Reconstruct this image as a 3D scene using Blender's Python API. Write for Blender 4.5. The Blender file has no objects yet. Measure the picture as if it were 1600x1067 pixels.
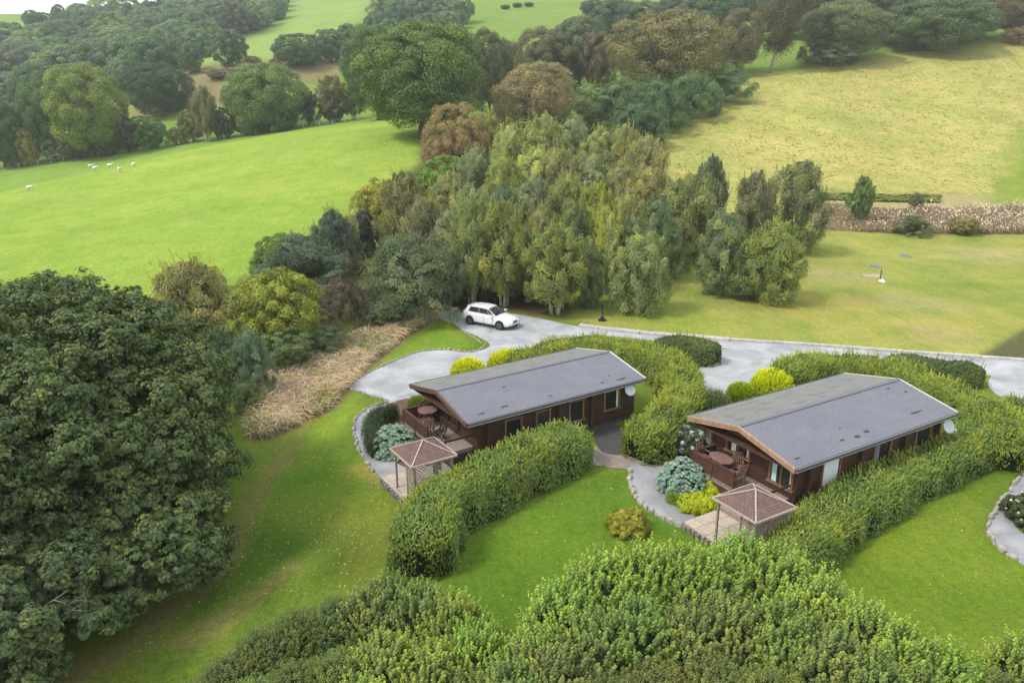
import bpy, math, random
import numpy as np
from mathutils import Vector, Matrix

# ------------------------------------------------------------------ camera, sky, sun, exposure
sc = bpy.context.scene
C = sc.collection
FPX, PITCH, ROLL, CAMZ = 1201.0, 0.311, -0.005, 16.4          # focal length in px of a 1600 px wide frame
_cp, _sp, _cr, _sr = math.cos(PITCH), math.sin(PITCH), math.cos(ROLL), math.sin(ROLL)
FWD = np.array([0, _cp, -_sp]); _R = np.array([1.0, 0, 0]); _U = np.array([0, _sp, _cp])
RIGHT = _R * _cr + _U * _sr; UP = -_R * _sr + _U * _cr
cam_data = bpy.data.cameras.new("camera"); cam = bpy.data.objects.new("camera", cam_data); C.objects.link(cam)
cam_data.sensor_width = 36.0; cam_data.lens = 36.0 * FPX / 1600.0
cam_data.clip_start = 0.1; cam_data.clip_end = 4000
M = Matrix(((RIGHT[0], UP[0], -FWD[0], 0), (RIGHT[1], UP[1], -FWD[1], 0), (RIGHT[2], UP[2], -FWD[2], CAMZ), (0, 0, 0, 1)))
cam.matrix_world = M
sc.camera = cam

SUN_EL, SUN_AZ = math.radians(52), math.radians(-115)           # azimuth measured from +Y towards +X
world = bpy.data.worlds.new("World"); sc.world = world; world.use_nodes = True
wn = world.node_tree.nodes; wl = world.node_tree.links
for n in list(wn): wn.remove(n)
wo = wn.new('ShaderNodeOutputWorld'); bg = wn.new('ShaderNodeBackground'); sky = wn.new('ShaderNodeTexSky')
sky.sky_type = 'NISHITA'; sky.sun_disc = False; sky.sun_elevation = SUN_EL; sky.sun_rotation = SUN_AZ
sky.dust_density = 4.0; sky.air_density = 1.0; sky.altitude = 200
mixw = wn.new('ShaderNodeMixRGB'); mixw.inputs[0].default_value = 0.72
mixw.inputs[2].default_value = (9.2, 9.5, 9.9, 1)                # the pale cloud layer over the sky
wl.new(sky.outputs[0], mixw.inputs[1]); wl.new(mixw.outputs[0], bg.inputs[0]); bg.inputs[1].default_value = 0.092
wl.new(bg.outputs[0], wo.inputs[0])
sun_d = bpy.data.lights.new("sun", 'SUN'); sun_d.energy = 1.5; sun_d.angle = math.radians(10); sun_d.color = (1.0, 0.95, 0.87)
sun = bpy.data.objects.new("sun", sun_d); C.objects.link(sun)
_sv = Vector((math.sin(SUN_AZ) * math.cos(SUN_EL), math.cos(SUN_AZ) * math.cos(SUN_EL), math.sin(SUN_EL)))
sun.rotation_euler = _sv.to_track_quat('Z', 'Y').to_euler()
sc.view_settings.view_transform = 'Standard'; sc.view_settings.look = 'None'
sc.view_settings.exposure = 0.90; sc.view_settings.gamma = 1.0
sc.render.engine = 'CYCLES'
cy = sc.cycles
cy.use_denoising = True
cy.max_bounces = 6; cy.diffuse_bounces = 3; cy.glossy_bounces = 2; cy.transmission_bounces = 3
cy.volume_bounces = 1; cy.transparent_max_bounces = 6; cy.caustics_reflective = False; cy.caustics_refractive = False

rng = np.random.default_rng(7)
random.seed(7)

# ------------------------------------------------------------------ camera maths (pixel of the photograph -> point of the place)
def ray(px, py):
    u = (px - 800) / FPX; v = -(py - 533.5) / FPX
    return FWD + RIGHT * u + UP * v
def un(px, py, z=0.0):
    d = ray(px, py); t = (z - CAMZ) / d[2]
    return (float(d[0] * t), float(d[1] * t))
def at_range(px, py, Y):
    d = ray(px, py); t = Y / d[1]
    return (float(d[0] * t), float(Y), float(CAMZ + d[2] * t))

# ------------------------------------------------------------------ terrain height field
CP = [(0, 300, 125), (170, 262, 140), (350, 224, 158), (560, 192, 172), (0, 262, 172), (170, 237, 178), (350, 213, 182), (600, 182, 188),
      (300, 400, 75), (400, 330, 95), (200, 330, 103), (560, 260, 120), (640, 240, 128), (600, 200, 150), (655, 215, 135), (0, 400, 78),
      (1300, 500, 57), (1300, 360, 95), (1600, 365, 94), (1280, 297, 118), (1600, 325, 108), (1400, 200, 155), (1180, 115, 200), (1400, 85, 215),
      (1600, 62, 225), (1030, 212, 150), (1600, 180, 165), (1200, 180, 160), (900, 215, 150), (800, 150, 190), (800, 60, 300), (720, 80, 290),
      (850, 0, 420), (500, 30, 400), (400, 80, 300), (330, 100, 262), (250, 180, 232), (150, 235, 195), (50, 240, 205), (0, 150, 300),
      (0, 28, 520), (130, 20, 560), (250, 2, 600), (300, 140, 242), (550, 130, 245), (1000, 40, 330), (1300, 40, 300), (1590, 45, 270),
      (1000, 0, 450), (1400, 0, 430), (620, 0, 450), (100, 80, 400), (250, 50, 430), (-200, 300, 150), (-250, 150, 300), (-250, 20, 520),
      (0, 299, 150), (170, 261.3, 161), (350, 223.3, 172), (0, 303, 138), (170, 264, 150), (350, 226, 165), (-150, 330, 150), (1850, 330, 110), (1850, 120, 200), (1850, 20, 300), (900, 350, 85), (760, 420, 70), (1600, 560, 47)]
_cpts = [at_range(*c) for c in CP]
_cpts += [(x, y, 0.0) for x in (-45, -25, 0, 25, 50, 75) for y in (0, 25, 50)]
_cpts += [(-60, 70, 0), (-90, 60, -1), (0, -60, 0), (-120, -60, 0), (120, -60, 0), (120, 60, 0), (-150, 20, -2)]
_cpts += [(-300, 900, 64), (0, 900, 80), (300, 900, 78), (-600, 500, 50), (600, 500, 72), (0, 650, 84), (-400, 650, 70), (-230, 700, 84), (600, 100, 8), (-600, 100, 0)]
_P = np.array(_cpts)
def _phi(r2):
    return 0.5 * r2 * np.log(r2 + 1e-6)
_n = len(_P); _S = 100.0
_X = _P[:, :2] / _S
_K = _phi(((_X[:, None] - _X[None]) ** 2).sum(-1)) + np.eye(_n) * 2e-3
_A = np.zeros((_n + 3, _n + 3)); _A[:_n, :_n] = _K; _A[:_n, _n] = 1; _A[:_n, _n + 1:] = _X; _A[_n, :_n] = 1; _A[_n + 1:, :_n] = _X.T
_w = np.linalg.solve(_A, np.concatenate([_P[:, 2], np.zeros(3)]))
def sstep(a, b, x):
    t = np.clip((x - a) / (b - a), 0, 1); return t * t * (3 - 2 * t)
def zt(x, y):
    x = np.atleast_1d(np.asarray(x, float)); y = np.atleast_1d(np.asarray(y, float))
    out = np.empty(x.shape).ravel(); xf, yf = x.ravel(), y.ravel()
    for i in range(0, len(xf), 20000):
        q = np.stack([xf[i:i + 20000], yf[i:i + 20000]], 1) / _S
        out[i:i + 20000] = _phi(((q[:, None] - _X[None]) ** 2).sum(-1)) @ _w[:_n] + _w[_n] + q @ _w[_n + 1:]
    d = np.maximum(np.maximum(-34 - xf, xf - 48), yf - 60)
    out *= sstep(0, 22, d)
    return out.reshape(x.shape)
def z1(x, y): return float(zt(x, y)[0])
_T = np.concatenate([np.linspace(8, 120, 300), np.linspace(120.5, 900, 900)])
def at(px, py):
    """point of the terrain seen at a pixel of the photograph"""
    d = ray(px, py); p = d[None] * _T[:, None] / d[1]
    z = CAMZ + p[:, 2]; g = zt(p[:, 0], p[:, 1])
    s = np.nonzero(z < g)[0]
    if len(s) == 0: return None
    i = s[0]
    if i == 0: return (p[0, 0], p[0, 1], g[0])
    a = (z[i - 1] - g[i - 1]); b = (g[i] - z[i]); f = a / (a + b)
    q = p[i - 1] * (1 - f) + p[i] * f
    return (float(q[0]), float(q[1]), float(g[i - 1] * (1 - f) + g[i] * f))
def top_height(pos, py):
    """height above pos at which a thing standing there reaches the pixel row py"""
    base = np.array(pos)
    lo, hi = 0.0, 60.0
    for _ in range(40):
        m = (lo + hi) / 2
        q = base + [0, 0, m - CAMZ]; dd = q @ FWD; yy = 533.5 - FPX * (q @ UP) / dd
        if yy > py: lo = m
        else: hi = m
    return (lo + hi) / 2
def depth(pos): return float((np.array(pos) - [0, 0, CAMZ]) @ FWD)

# ------------------------------------------------------------------ materials
MATS = {}
def mat(name, rough=0.8, spec=0.3):
    m = bpy.data.materials.new(name); m.use_nodes = True; MATS[name] = m
    b = m.node_tree.nodes['Principled BSDF']; b.inputs['Roughness'].default_value = rough
    b.inputs['Specular IOR Level'].default_value = spec
    return m, m.node_tree, b
def nd(nt, typ, **kw):
    n = nt.nodes.new(typ)
    for k, v in kw.items():
        if k in n.inputs.keys(): n.inputs[k].default_value = v
        else: setattr(n, k, v)
    return n
def ramp(nt, fac, stops, interp='LINEAR'):
    r = nt.nodes.new('ShaderNodeValToRGB'); r.color_ramp.interpolation = interp
    while len(r.color_ramp.elements) < len(stops): r.color_ramp.elements.new(0.5)
    for e, (p, c) in zip(r.color_ramp.elements, stops):
        e.position = p; e.color = (*c, 1) if len(c) == 3 else c
    nt.links.new(fac, r.inputs[0]); return r
def noise(nt, scale, detail=4, rough=0.6, vec=None, dist=0.0):
    n = nt.nodes.new('ShaderNodeTexNoise'); n.inputs['Scale'].default_value = scale; n.inputs['Detail'].default_value = detail
    n.inputs['Roughness'].default_value = rough; n.inputs['Distortion'].default_value = dist
    if vec is not None: nt.links.new(vec, n.inputs['Vector'])
    return n
def mul(nt, a, b, fac=1.0, typ='MULTIPLY'):
    m = nt.nodes.new('ShaderNodeMixRGB'); m.blend_type = typ
    if isinstance(fac, (int, float)): m.inputs[0].default_value = fac
    else: nt.links.new(fac, m.inputs[0])
    for i, s in ((1, a), (2, b)):
        if isinstance(s, tuple): m.inputs[i].default_value = (*s, 1) if len(s) == 3 else s
        else: nt.links.new(s, m.inputs[i])
    return m.outputs[0]
def bump(nt, b, h, strength=0.5, dist=0.05):
    n = nt.nodes.new('ShaderNodeBump'); n.inputs['Strength'].default_value = strength; n.inputs['Distance'].default_value = dist
    nt.links.new(h, n.inputs['Height']); nt.links.new(n.outputs[0], b.inputs['Normal'])
def coord(nt, which='Object'):
    return nt.nodes.new('ShaderNodeTexCoord').outputs[which]
def simple(name, col, rough=0.7, spec=0.3, var=0.25, scale=6.0, metal=0.0, bmp=0.0):
    m, nt, b = mat(name, rough, spec)
    c = coord(nt); n = noise(nt, scale, 5, 0.65, c)
    r = ramp(nt, n.outputs[0], [(0.3, tuple(x * (1 - var) for x in col)), (0.7, tuple(min(1, x * (1 + var)) for x in col))])
    nt.links.new(r.outputs[0], b.inputs['Base Color']); b.inputs['Metallic'].default_value = metal
    if bmp: bump(nt, b, n.outputs[0], bmp, 0.02)
    return m

# leaves: colour of the plant comes from the object, each leaf has its own tint
def leaf_material(name, trans=0.3, rough=0.55, hue=(1.2, 1.1, 0.8), amt=0.4):
    m = bpy.data.materials.new(name); m.use_nodes = True; nt = m.node_tree; MATS[name] = m
    b = nt.nodes['Principled BSDF']; out = nt.nodes['Material Output']
    b.inputs['Roughness'].default_value = rough; b.inputs['Specular IOR Level'].default_value = 0.25
    oi = nt.nodes.new('ShaderNodeObjectInfo')
    a = nt.nodes.new('ShaderNodeAttribute'); a.attribute_name = 'tint'
    r = ramp(nt, a.outputs['Fac'], [(0.0, (0.55, 0.58, 0.6)), (0.45, (0.95, 0.97, 1.0)), (0.8, (1.25, 1.22, 1.0)), (1.0, (1.9, 1.6, 0.95))])
    c1 = mul(nt, oi.outputs['Color'], r.outputs[0])
    n = noise(nt, 0.55, 3, 0.55, coord(nt))
    r2 = ramp(nt, n.outputs[0], [(0.32, (0.78, 0.86, 0.95)), (0.5, (1, 1, 1)), (0.7, hue)])
    c2 = mul(nt, c1, r2.outputs[0], amt)
    nt.links.new(c2, b.inputs['Base Color'])
    t = nt.nodes.new('ShaderNodeBsdfTranslucent')
    c3 = mul(nt, c2, (1.25, 1.3, 0.6)); nt.links.new(c3, t.inputs[0])
    mx = nt.nodes.new('ShaderNodeMixShader'); mx.inputs[0].default_value = trans
    nt.links.new(b.outputs[0], mx.inputs[1]); nt.links.new(t.outputs[0], mx.inputs[2]); nt.links.new(mx.outputs[0], out.inputs[0])
    return m
M_LEAF = leaf_material('leaf')
M_LEAFV = leaf_material('hedge_leaf', 0.3, 0.45, (1.5, 1.25, 0.8), 0.8)
M_BARK = simple('bark', (0.11, 0.085, 0.06), 0.9, 0.1, 0.4, 3, bmp=0.5)
M_BIRCH = simple('birch_bark', (0.42, 0.38, 0.3), 0.8, 0.2, 0.45, 5)
M_STRAW = leaf_material('dry_grass_blades', 0.3, 0.8, (1.2, 1.1, 0.9), 0.4)

# ------------------------------------------------------------------ mesh helpers
def link(o, parent=None):
    C.objects.link(o)
    if parent is not None: o.parent = parent
    return o
def mesh_obj(name, V, F, materials, parent=None, smooth=False, midx=None):
    me = bpy.data.meshes.new(name); me.from_pydata([tuple(v) for v in V], [], [tuple(f) for f in F])
    for m in (materials if isinstance(materials, (list, tuple)) else [materials]): me.materials.append(m)
    if smooth: me.polygons.foreach_set('use_smooth', [True] * len(me.polygons))
    if midx is not None: me.polygons.foreach_set('material_index', midx)
    me.update()
    return link(bpy.data.objects.new(name, me), parent)
class MB:
    """collects shapes that belong to one mesh"""
    def __init__(s): s.V = []; s.F = []
    def add(s, V, F):
        o = len(s.V); s.V += [tuple(v) for v in V]; s.F += [tuple(i + o for i in f) for f in F]
    def box(s, x0, x1, y0, y1, z0, z1):
        s.add([(x0, y0, z0), (x1, y0, z0), (x1, y1, z0), (x0, y1, z0), (x0, y0, z1), (x1, y0, z1), (x1, y1, z1), (x0, y1, z1)],
              [(0, 3, 2, 1), (4, 5, 6, 7), (0, 1, 5, 4), (1, 2, 6, 5), (2, 3, 7, 6), (3, 0, 4, 7)])
    def bar(s, a, b, w, h, up=(0, 0, 1)):
        a, b = Vector(a), Vector(b); d = (b - a).normalized(); u = Vector(up)
        if abs(d.dot(u)) > 0.98: u = Vector((1, 0, 0))
        r = d.cross(u).normalized() * (w / 2); u2 = r.cross(d).normalized() * (h / 2)
        V = [p + q for p in (a, b) for q in (-r - u2, r - u2, r + u2, -r + u2)]
        s.add(V, [(0, 3, 2, 1), (4, 5, 6, 7), (0, 1, 5, 4), (1, 2, 6, 5), (2, 3, 7, 6), (3, 0, 4, 7)])
    def tube(s, pts, rad, n=8, cap=True):
        pts = [Vector(p) for p in pts]; V = []; F = []
        for i, p in enumerate(pts):
            d = (pts[min(i + 1, len(pts) - 1)] - pts[max(i - 1, 0)]).normalized()
            u = Vector((1, 0, 0)) if abs(d.x) < 0.9 else Vector((0, 1, 0))
            a = d.cross(u).normalized(); b = d.cross(a)
            r = rad[i] if isinstance(rad, (list, tuple)) else rad
            for k in range(n):
                t = 2 * math.pi * k / n; V.append(p + a * r * math.cos(t) + b * r * math.sin(t))
        for i in range(len(pts) - 1):
            for k in range(n):
                F.append((i * n + k, i * n + (k + 1) % n, (i + 1) * n + (k + 1) % n, (i + 1) * n + k))
        if cap: F.append(tuple(range(n - 1, -1, -1))); F.append(tuple(range((len(pts) - 1) * n, len(pts) * n)))
        s.add(V, F)
    def disc(s, c, r, z0, z1, n=24, ry=None):
        ry = ry or r
        V = [(c[0] + r * math.cos(2 * math.pi * k / n), c[1] + ry * math.sin(2 * math.pi * k / n), z) for z in (z0, z1) for k in range(n)]
        F = [tuple(range(n - 1, -1, -1)), tuple(range(n, 2 * n))] + [(k, (k + 1) % n, n + (k + 1) % n, n + k) for k in range(n)]
        s.add(V, F)
    def prism(s, poly, a, b, axis='x'):
        """poly in the plane across axis, extruded from a to b"""
        n = len(poly)
        if axis == 'x': V = [(q, p[0], p[1]) for q in (a, b) for p in poly]
        elif axis == 'y': V = [(p[0], q, p[1]) for q in (a, b) for p in poly]
        else: V = [(p[0], p[1], q) for q in (a, b) for p in poly]
        s.add(V, [tuple(range(n)), tuple(range(2 * n - 1, n - 1, -1))] + [(k, n + k, n + (k + 1) % n, (k + 1) % n) for k in range(n)])
    def build(s, name, m, parent=None, smooth=False, bevel=0.0):
        o = mesh_obj(name, s.V, s.F, m, parent, smooth)
        if bevel:
            b = o.modifiers.new('bevel', 'BEVEL'); b.width = bevel; b.segments = 2; b.limit_method = 'ANGLE'
        return o
def empty(name, loc, rz=0.0, label=None, cat=None, group=None):
    o = bpy.data.objects.new(name, None); C.objects.link(o); o.location = loc; o.rotation_euler = (0, 0, rz); o.empty_display_size = 0.3
    return tag(o, label, cat, group)
def tag(o, label=None, cat=None, group=None, kind=None):
    if label: o['label'] = label
    if cat: o['category'] = cat
    if group: o['group'] = group
    if kind: o['kind'] = kind
    return o
def structure(o, label=None, cat=None):
    return tag(o, label, cat, None, 'structure')

# leaves as arrays ----------------------------------------------------------------
def unit(v): return v / np.maximum(np.linalg.norm(v, axis=1, keepdims=True), 1e-9)
def rnd_dir(n, g): return unit(g.normal(size=(n, 3)))
class Leaves:
    def __init__(s, seed): s.V = []; s.T = []; s.g = np.random.default_rng(seed); s.extra = []; s.curr = 0
    def add(s, c, nrm, ln, wd, along=None, tint=None, droop=0.0):
        n = len(c); g = s.g
        nrm = unit(nrm)
        if along is None: along = rnd_dir(n, g)
        u = unit(along - nrm * (along * nrm).sum(1, keepdims=True)); v = np.cross(nrm, u)
        ln = np.broadcast_to(np.asarray(ln, float).reshape(-1, 1), (n, 1)); wd = np.broadcast_to(np.asarray(wd, float).reshape(-1, 1), (n, 1))
        a = c - u * ln * 0.5; b = c + v * wd * 0.5 + u * ln * 0.05; t = c + u * ln * 0.5 - nrm * ln * droop; d = c - v * wd * 0.5 + u * ln * 0.05
        s.V.append(np.stack([a, b, t, d], 1).reshape(-1, 3))
        s.T.append(g.random(n) if tint is None else tint)
    def build(s, name, material, parent=None, core=None, core_mat=None):
        V = np.concatenate(s.V); T = np.concatenate(s.T); nf = len(T)
        cv = np.zeros((0, 3)); cf = []
        if core: cv = np.array(core[0], float).reshape(-1, 3); cf = core[1]
        nv = len(V)
        me = bpy.data.meshes.new(name)
        lt = [len(f) for f in cf]; nl = nf * 4 + sum(lt)
        me.vertices.add(nv + len(cv)); me.vertices.foreach_set('co', np.concatenate([V, cv]).astype(np.float32).ravel())
        li = np.concatenate([np.arange(nv, dtype=np.int32)] + ([np.array([i + nv for f in cf for i in f], np.int32)] if cf else []))
        me.loops.add(nl); me.loops.foreach_set('vertex_index', li)
        ls = np.concatenate([np.arange(nf, dtype=np.int32) * 4] + ([nf * 4 + np.concatenate([[0], np.cumsum(lt)[:-1]]).astype(np.int32)] if cf else []))
        me.polygons.add(nf + len(cf)); me.polygons.foreach_set('loop_start', ls)
        me.update(calc_edges=True)
        at_ = me.attributes.new('tint', 'FLOAT', 'FACE'); at_.data.foreach_set('value', np.concatenate([T, np.full(len(cf), 0.1)]).astype(np.float32))
        me.materials.append(material)
        if cf:
            me.materials.append(core_mat or material)
            me.polygons.foreach_set('material_index', np.concatenate([np.zeros(nf, np.int32), np.ones(len(cf), np.int32)]))
        me.validate()
        o = bpy.data.objects.new(name, me)
        return link(o, parent)

# ------------------------------------------------------------------ ground sheet
def pxpoly(pts, terrain=False):
    if terrain: return np.array([(at(*p) or at_range(p[0], p[1], 600))[:2] for p in pts])
    return np.array([un(*p) for p in pts])
def sdist(poly, x, y):
    """signed distance to a polygon, negative inside"""
    n = len(poly); d = np.full(x.shape, 1e9); ins = np.zeros(x.shape, bool)
    for i in range(n):
        a = poly[i]; b = poly[(i + 1) % n]; e = b - a; L = e @ e + 1e-12
        t = np.clip(((x - a[0]) * e[0] + (y - a[1]) * e[1]) / L, 0, 1)
        d = np.minimum(d, np.hypot(x - a[0] - e[0] * t, y - a[1] - e[1] * t))
        c = ((a[1] > y) != (b[1] > y)) & (x < e[0] * (y - a[1]) / (e[1] if e[1] else 1e-12) + a[0])
        ins ^= c
    return np.where(ins, -d, d)
def axis(knots):
    out = [knots[0][0]]
    for (a, s), (b, _) in zip(knots[:-1], knots[1:]):
        n = max(1, int(round((b - a) / s))); out += list(np.linspace(a, b, n + 1)[1:])
    return np.array(out)
gx = axis([(-900, 60), (-400, 16), (-200, 5), (-70, 2), (-26, .45), (40, 1.2), (80, 4), (200, 12), (400, 60), (900, 60)])
gy = axis([(-150, 25), (0, 3), (12, .45), (62, 1.0), (130, 2.5), (240, 6), (460, 14), (960, 14)])
GX, GY = np.meshgrid(gx, gy); GZ = zt(GX, GY)
# small relief of rough ground
def wob(x, y, s, seed=0):
    g = np.random.default_rng(seed); out = np.zeros(x.shape)
    for k in range(7):
        a = g.uniform(0, 6.28); f = s * g.uniform(0.6, 1.9); out += np.sin((x * math.cos(a) + y * math.sin(a)) * f + g.uniform(0, 6.28))
    return out / 7
Z = {}
Z['pasture'] = pxpoly([(-400, 330), (0, 262), (170, 236), (350, 212), (470, 196), (600, 181), (640, 190), (655, 225), (650, 262), (560, 325), (440, 400), (300, 470), (0, 470), (-400, 520)], True)
Z['meadow'] = pxpoly([(1180, 118), (1300, 100), (1400, 85), (1500, 75), (1610, 60), (1640, 180), (1602, 190), (1552, 306), (1275, 298), (1265, 350), (1180, 352), (1090, 335), (1040, 280), (1030, 215)], True)
Z['strip'] = pxpoly([(1602, 190), (1900, 190), (1900, 320), (1545, 316), (1552, 306)], True)
Z['track'] = pxpoly([(1270, 298), (1552, 306), (1545, 318), (1900, 325), (1900, 340), (1400, 332), (1270, 322)], True)
Z['reeds'] = pxpoly([(1265, 320), (1400, 330), (1900, 338), (1900, 372), (1420, 366), (1265, 358)], True)
Z['upper'] = pxpoly([(880, 500), (905, 440), (960, 400), (1100, 385), (1250, 350), (1420, 366), (1900, 368), (1900, 580), (1600, 562), (1400, 550), (1140, 534), (1000, 522)], True)
Z['verge'] = pxpoly([(1530, 556), (1600, 514), (1800, 440), (1900, 600), (1600, 566)], True)
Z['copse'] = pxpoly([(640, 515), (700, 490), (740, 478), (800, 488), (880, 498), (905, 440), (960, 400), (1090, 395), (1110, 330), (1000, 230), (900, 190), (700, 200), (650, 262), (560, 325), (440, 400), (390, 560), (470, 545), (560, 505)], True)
Z['straw'] = pxpoly([(372, 600), (385, 690), (425, 688), (520, 640), (580, 572), (640, 525), (690, 492), (640, 490), (560, 492), (470, 525), (420, 560)])
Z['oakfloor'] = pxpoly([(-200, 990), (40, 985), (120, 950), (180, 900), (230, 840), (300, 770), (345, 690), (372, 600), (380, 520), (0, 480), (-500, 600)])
Z['wear'] = pxpoly([(478, 676), (448, 694), (412, 732), (382, 790), (350, 850), (290, 915), (180, 1000), (60, 1060), (-50, 1100), (60, 1110), (230, 1010), (330, 920), (376, 868), (402, 800), (432, 742), (468, 702)])
Z['wear_b'] = pxpoly([(240, 1010), (320, 965), (400, 915), (455, 870), (470, 885), (400, 950), (300, 1020)])
Z['lawnA'] = pxpoly([(690, 905), (760, 830), (900, 755), (985, 735), (985, 770), (1072, 830), (1130, 850), (1000, 900), (820, 960), (760, 990)])
Z['lawnB'] = pxpoly([(1290, 885), (1480, 775), (1560, 745), (1540, 830), (1600, 885), (1750, 950), (1700, 1200), (1520, 1060), (1320, 910)])
Z['hill_a'] = pxpoly([(310, 100), (330, 80), (420, 55), (450, 0), (580, 0), (545, 60), (500, 90), (430, 105), (330, 108)], True)
Z['heath'] = pxpoly([(200, 140), (290, 110), (420, 100), (560, 85), (560, 110), (470, 130), (420, 145), (300, 175), (200, 180)], True)
Z['wood'] = pxpoly([(-300, 60), (0, 60), (100, 45), (260, 0), (450, 0), (420, 50), (330, 75), (290, 100), (200, 140), (100, 180), (-300, 200)], True)
cols = np.empty(GX.shape + (3,)); cols[:] = (0.17, 0.25, 0.05)
wv = wob(GX, GY, 0.35, 3); wv2 = wob(GX, GY, 1.3, 4); wv3 = wob(GX, GY, 0.09, 5)
def paint(zone, col, soft, wig=1.0, amp=0.0, seed=1):
    d = sdist(Z[zone], GX, GY) + (wv * 0.8 + wv2 * 0.4) * wig
    k = 1 - sstep(-soft, soft, d)
    c = np.array(col)[None, None] * (1 + amp * wob(GX, GY, 0.25, seed)[..., None])
    cols[:] = cols * (1 - k[..., None]) + c * k[..., None]
    return k
near = 1 - sstep(60, 75, GY); cols[:] = cols * (1 - near[..., None]) + np.array((0.145, 0.205, 0.030)) * near[..., None]
paint('hill_a', (0.22, 0.31, 0.08), 8, 4)
paint('heath', (0.24, 0.19, 0.10), 8, 6, 0.3, 8)
paint('wood', (0.05, 0.06, 0.03), 8, 4)
kp = paint('pasture', (0.245, 0.335, 0.055), 1.5, 1.5, 0.10, 9)
Z['far_strip'] = pxpoly([(-100, 322), (0, 300), (170, 262), (350, 224), (560, 190), (600, 184), (600, 181), (350, 212), (170, 236), (0, 262), (-100, 280)], True)
paint('far_strip', (0.20, 0.30, 0.06), 1.0, .5, .08, 19)  # strip between crest and fence, slightly darker green than the pasture
km = paint('meadow', (0.385, 0.345, 0.120), 1.5, 2, 0.14, 10)
paint('strip', (0.22, 0.27, 0.05), .8, .5)
paint('track', (0.33, 0.29, 0.13), 1.0, 1)
paint('reeds', (0.26, 0.19, 0.10), 1.0, 1)
ku = paint('upper', (0.28, 0.292, 0.072), 1.0, .5, 0.16, 12)
cols *= 1 + (ku * (.14 * wob(GX, GY, 1.2, 31) + .10 * wob(GX, GY, .5, 32)))[..., None] * np.array([1.6, .7, 1.0])
paint('verge', (0.105, 0.11, 0.05), .4, .1)
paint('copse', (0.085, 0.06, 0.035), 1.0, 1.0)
# worn, clover-streaked and mossy patches
def patch(px, py, r, col, k0=1.0, terrain=False, ax=1.0, rot=0.0):
    p = at(px, py)
    dx, dy = GX - p[0], GY - p[1]
    u = (dx * math.cos(rot) + dy * math.sin(rot)) / ax; v = -dx * math.sin(rot) + dy * math.cos(rot)
    k = np.exp(-((u * u + v * v) / (r * r)) ** 1.5) * k0 * np.clip(0.75 + 0.9 * wv2, 0, 1)
    cols[:] = cols * (1 - k[..., None]) + np.array(col) * k[..., None]
paint('lawnA', (0.115, 0.195, 0.022), .5, .2, 0.10, 13)
paint('lawnB', (0.165, 0.225, 0.028), .5, .2, 0.10, 14)
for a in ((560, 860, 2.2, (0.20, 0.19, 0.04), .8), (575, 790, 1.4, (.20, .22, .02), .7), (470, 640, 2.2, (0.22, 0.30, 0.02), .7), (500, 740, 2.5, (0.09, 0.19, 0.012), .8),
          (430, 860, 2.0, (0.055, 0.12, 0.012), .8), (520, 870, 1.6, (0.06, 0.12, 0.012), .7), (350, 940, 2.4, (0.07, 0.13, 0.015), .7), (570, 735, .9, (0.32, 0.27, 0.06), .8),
          (600, 745, .7, (0.30, 0.25, 0.08), .8), (1310, 430, 4, (0.36, 0.31, 0.15), .7), (1430, 470, 3.5, (0.36, 0.32, 0.16), .7), (1460, 520, 2.5, (0.36, 0.28, 0.16), .6),
          (1540, 400, 5, (0.34, 0.31, 0.17), .6), (1250, 385, 5, (0.17, 0.24, 0.035), .8), (1050, 500, 4, (0.27, 0.31, 0.05), .7), (960, 470, 3, (0.12, 0.19, 0.03), .8),
          (1340, 470, 1.6, (0.30, 0.22, 0.10), .6), (850, 830, 2.2, (0.13, 0.24, 0.018), .6), (840, 950, 2.5, (0.075, 0.155, 0.012), .7), (1000, 800, 1.6, (0.12, 0.22, 0.02), .5),
          (1420, 850, 2.5, (0.21, 0.27, 0.025), .6), (1390, 920, 2.0, (0.11, 0.19, 0.015), .6), (1560, 960, 2.0, (0.11, 0.18, 0.015), .5)):
    patch(*a)
Zm = np.clip((GY - 60) / 60, 0, 1)
kw = paint('wear', (0.215, 0.19, 0.07), .5, .25, 0.15, 15)
paint('wear_b', (0.215, 0.21, 0.06), .4, .5, 0.15, 16)
paint('straw', (0.37, 0.26, 0.14), .5, .5, 0.12, 17)
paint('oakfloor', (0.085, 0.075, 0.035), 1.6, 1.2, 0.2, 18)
# bare soil along hedge feet, mower lines on the long bank
ml = pxpoly([(470, 700), (600, 560), (700, 505), (740, 540), (560, 590), (560, 640), (520, 700)])
kl = (1 - sstep(-.3, .3, sdist(ml, GX, GY)))[..., None]
cols[:] = cols * (1 - kl) + np.array((0.175, 0.265, 0.03)) * kl
rel = (wob(GX, GY, 1.1, 21) * 0.5 + wob(GX, GY, 2.3, 22) * 0.3) * (km * 0.35 + kp * 0.12 + ku * .03)
GZ2 = GZ + rel
nxg, nyg = len(gx), len(gy)
idx = np.arange(nxg * nyg).reshape(nyg, nxg)
quads = np.stack([idx[:-1, :-1], idx[:-1, 1:], idx[1:, 1:], idx[1:, :-1]], -1).reshape(-1, 4)
me = bpy.data.meshes.new('ground')
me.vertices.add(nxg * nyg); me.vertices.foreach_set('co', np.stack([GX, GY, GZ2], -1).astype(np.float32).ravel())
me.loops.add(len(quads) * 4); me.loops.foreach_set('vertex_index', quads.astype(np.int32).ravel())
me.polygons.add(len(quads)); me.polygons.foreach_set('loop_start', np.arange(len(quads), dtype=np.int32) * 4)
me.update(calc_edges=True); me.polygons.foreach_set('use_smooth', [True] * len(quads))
ca = me.attributes.new('soil', 'FLOAT_COLOR', 'POINT')
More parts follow.
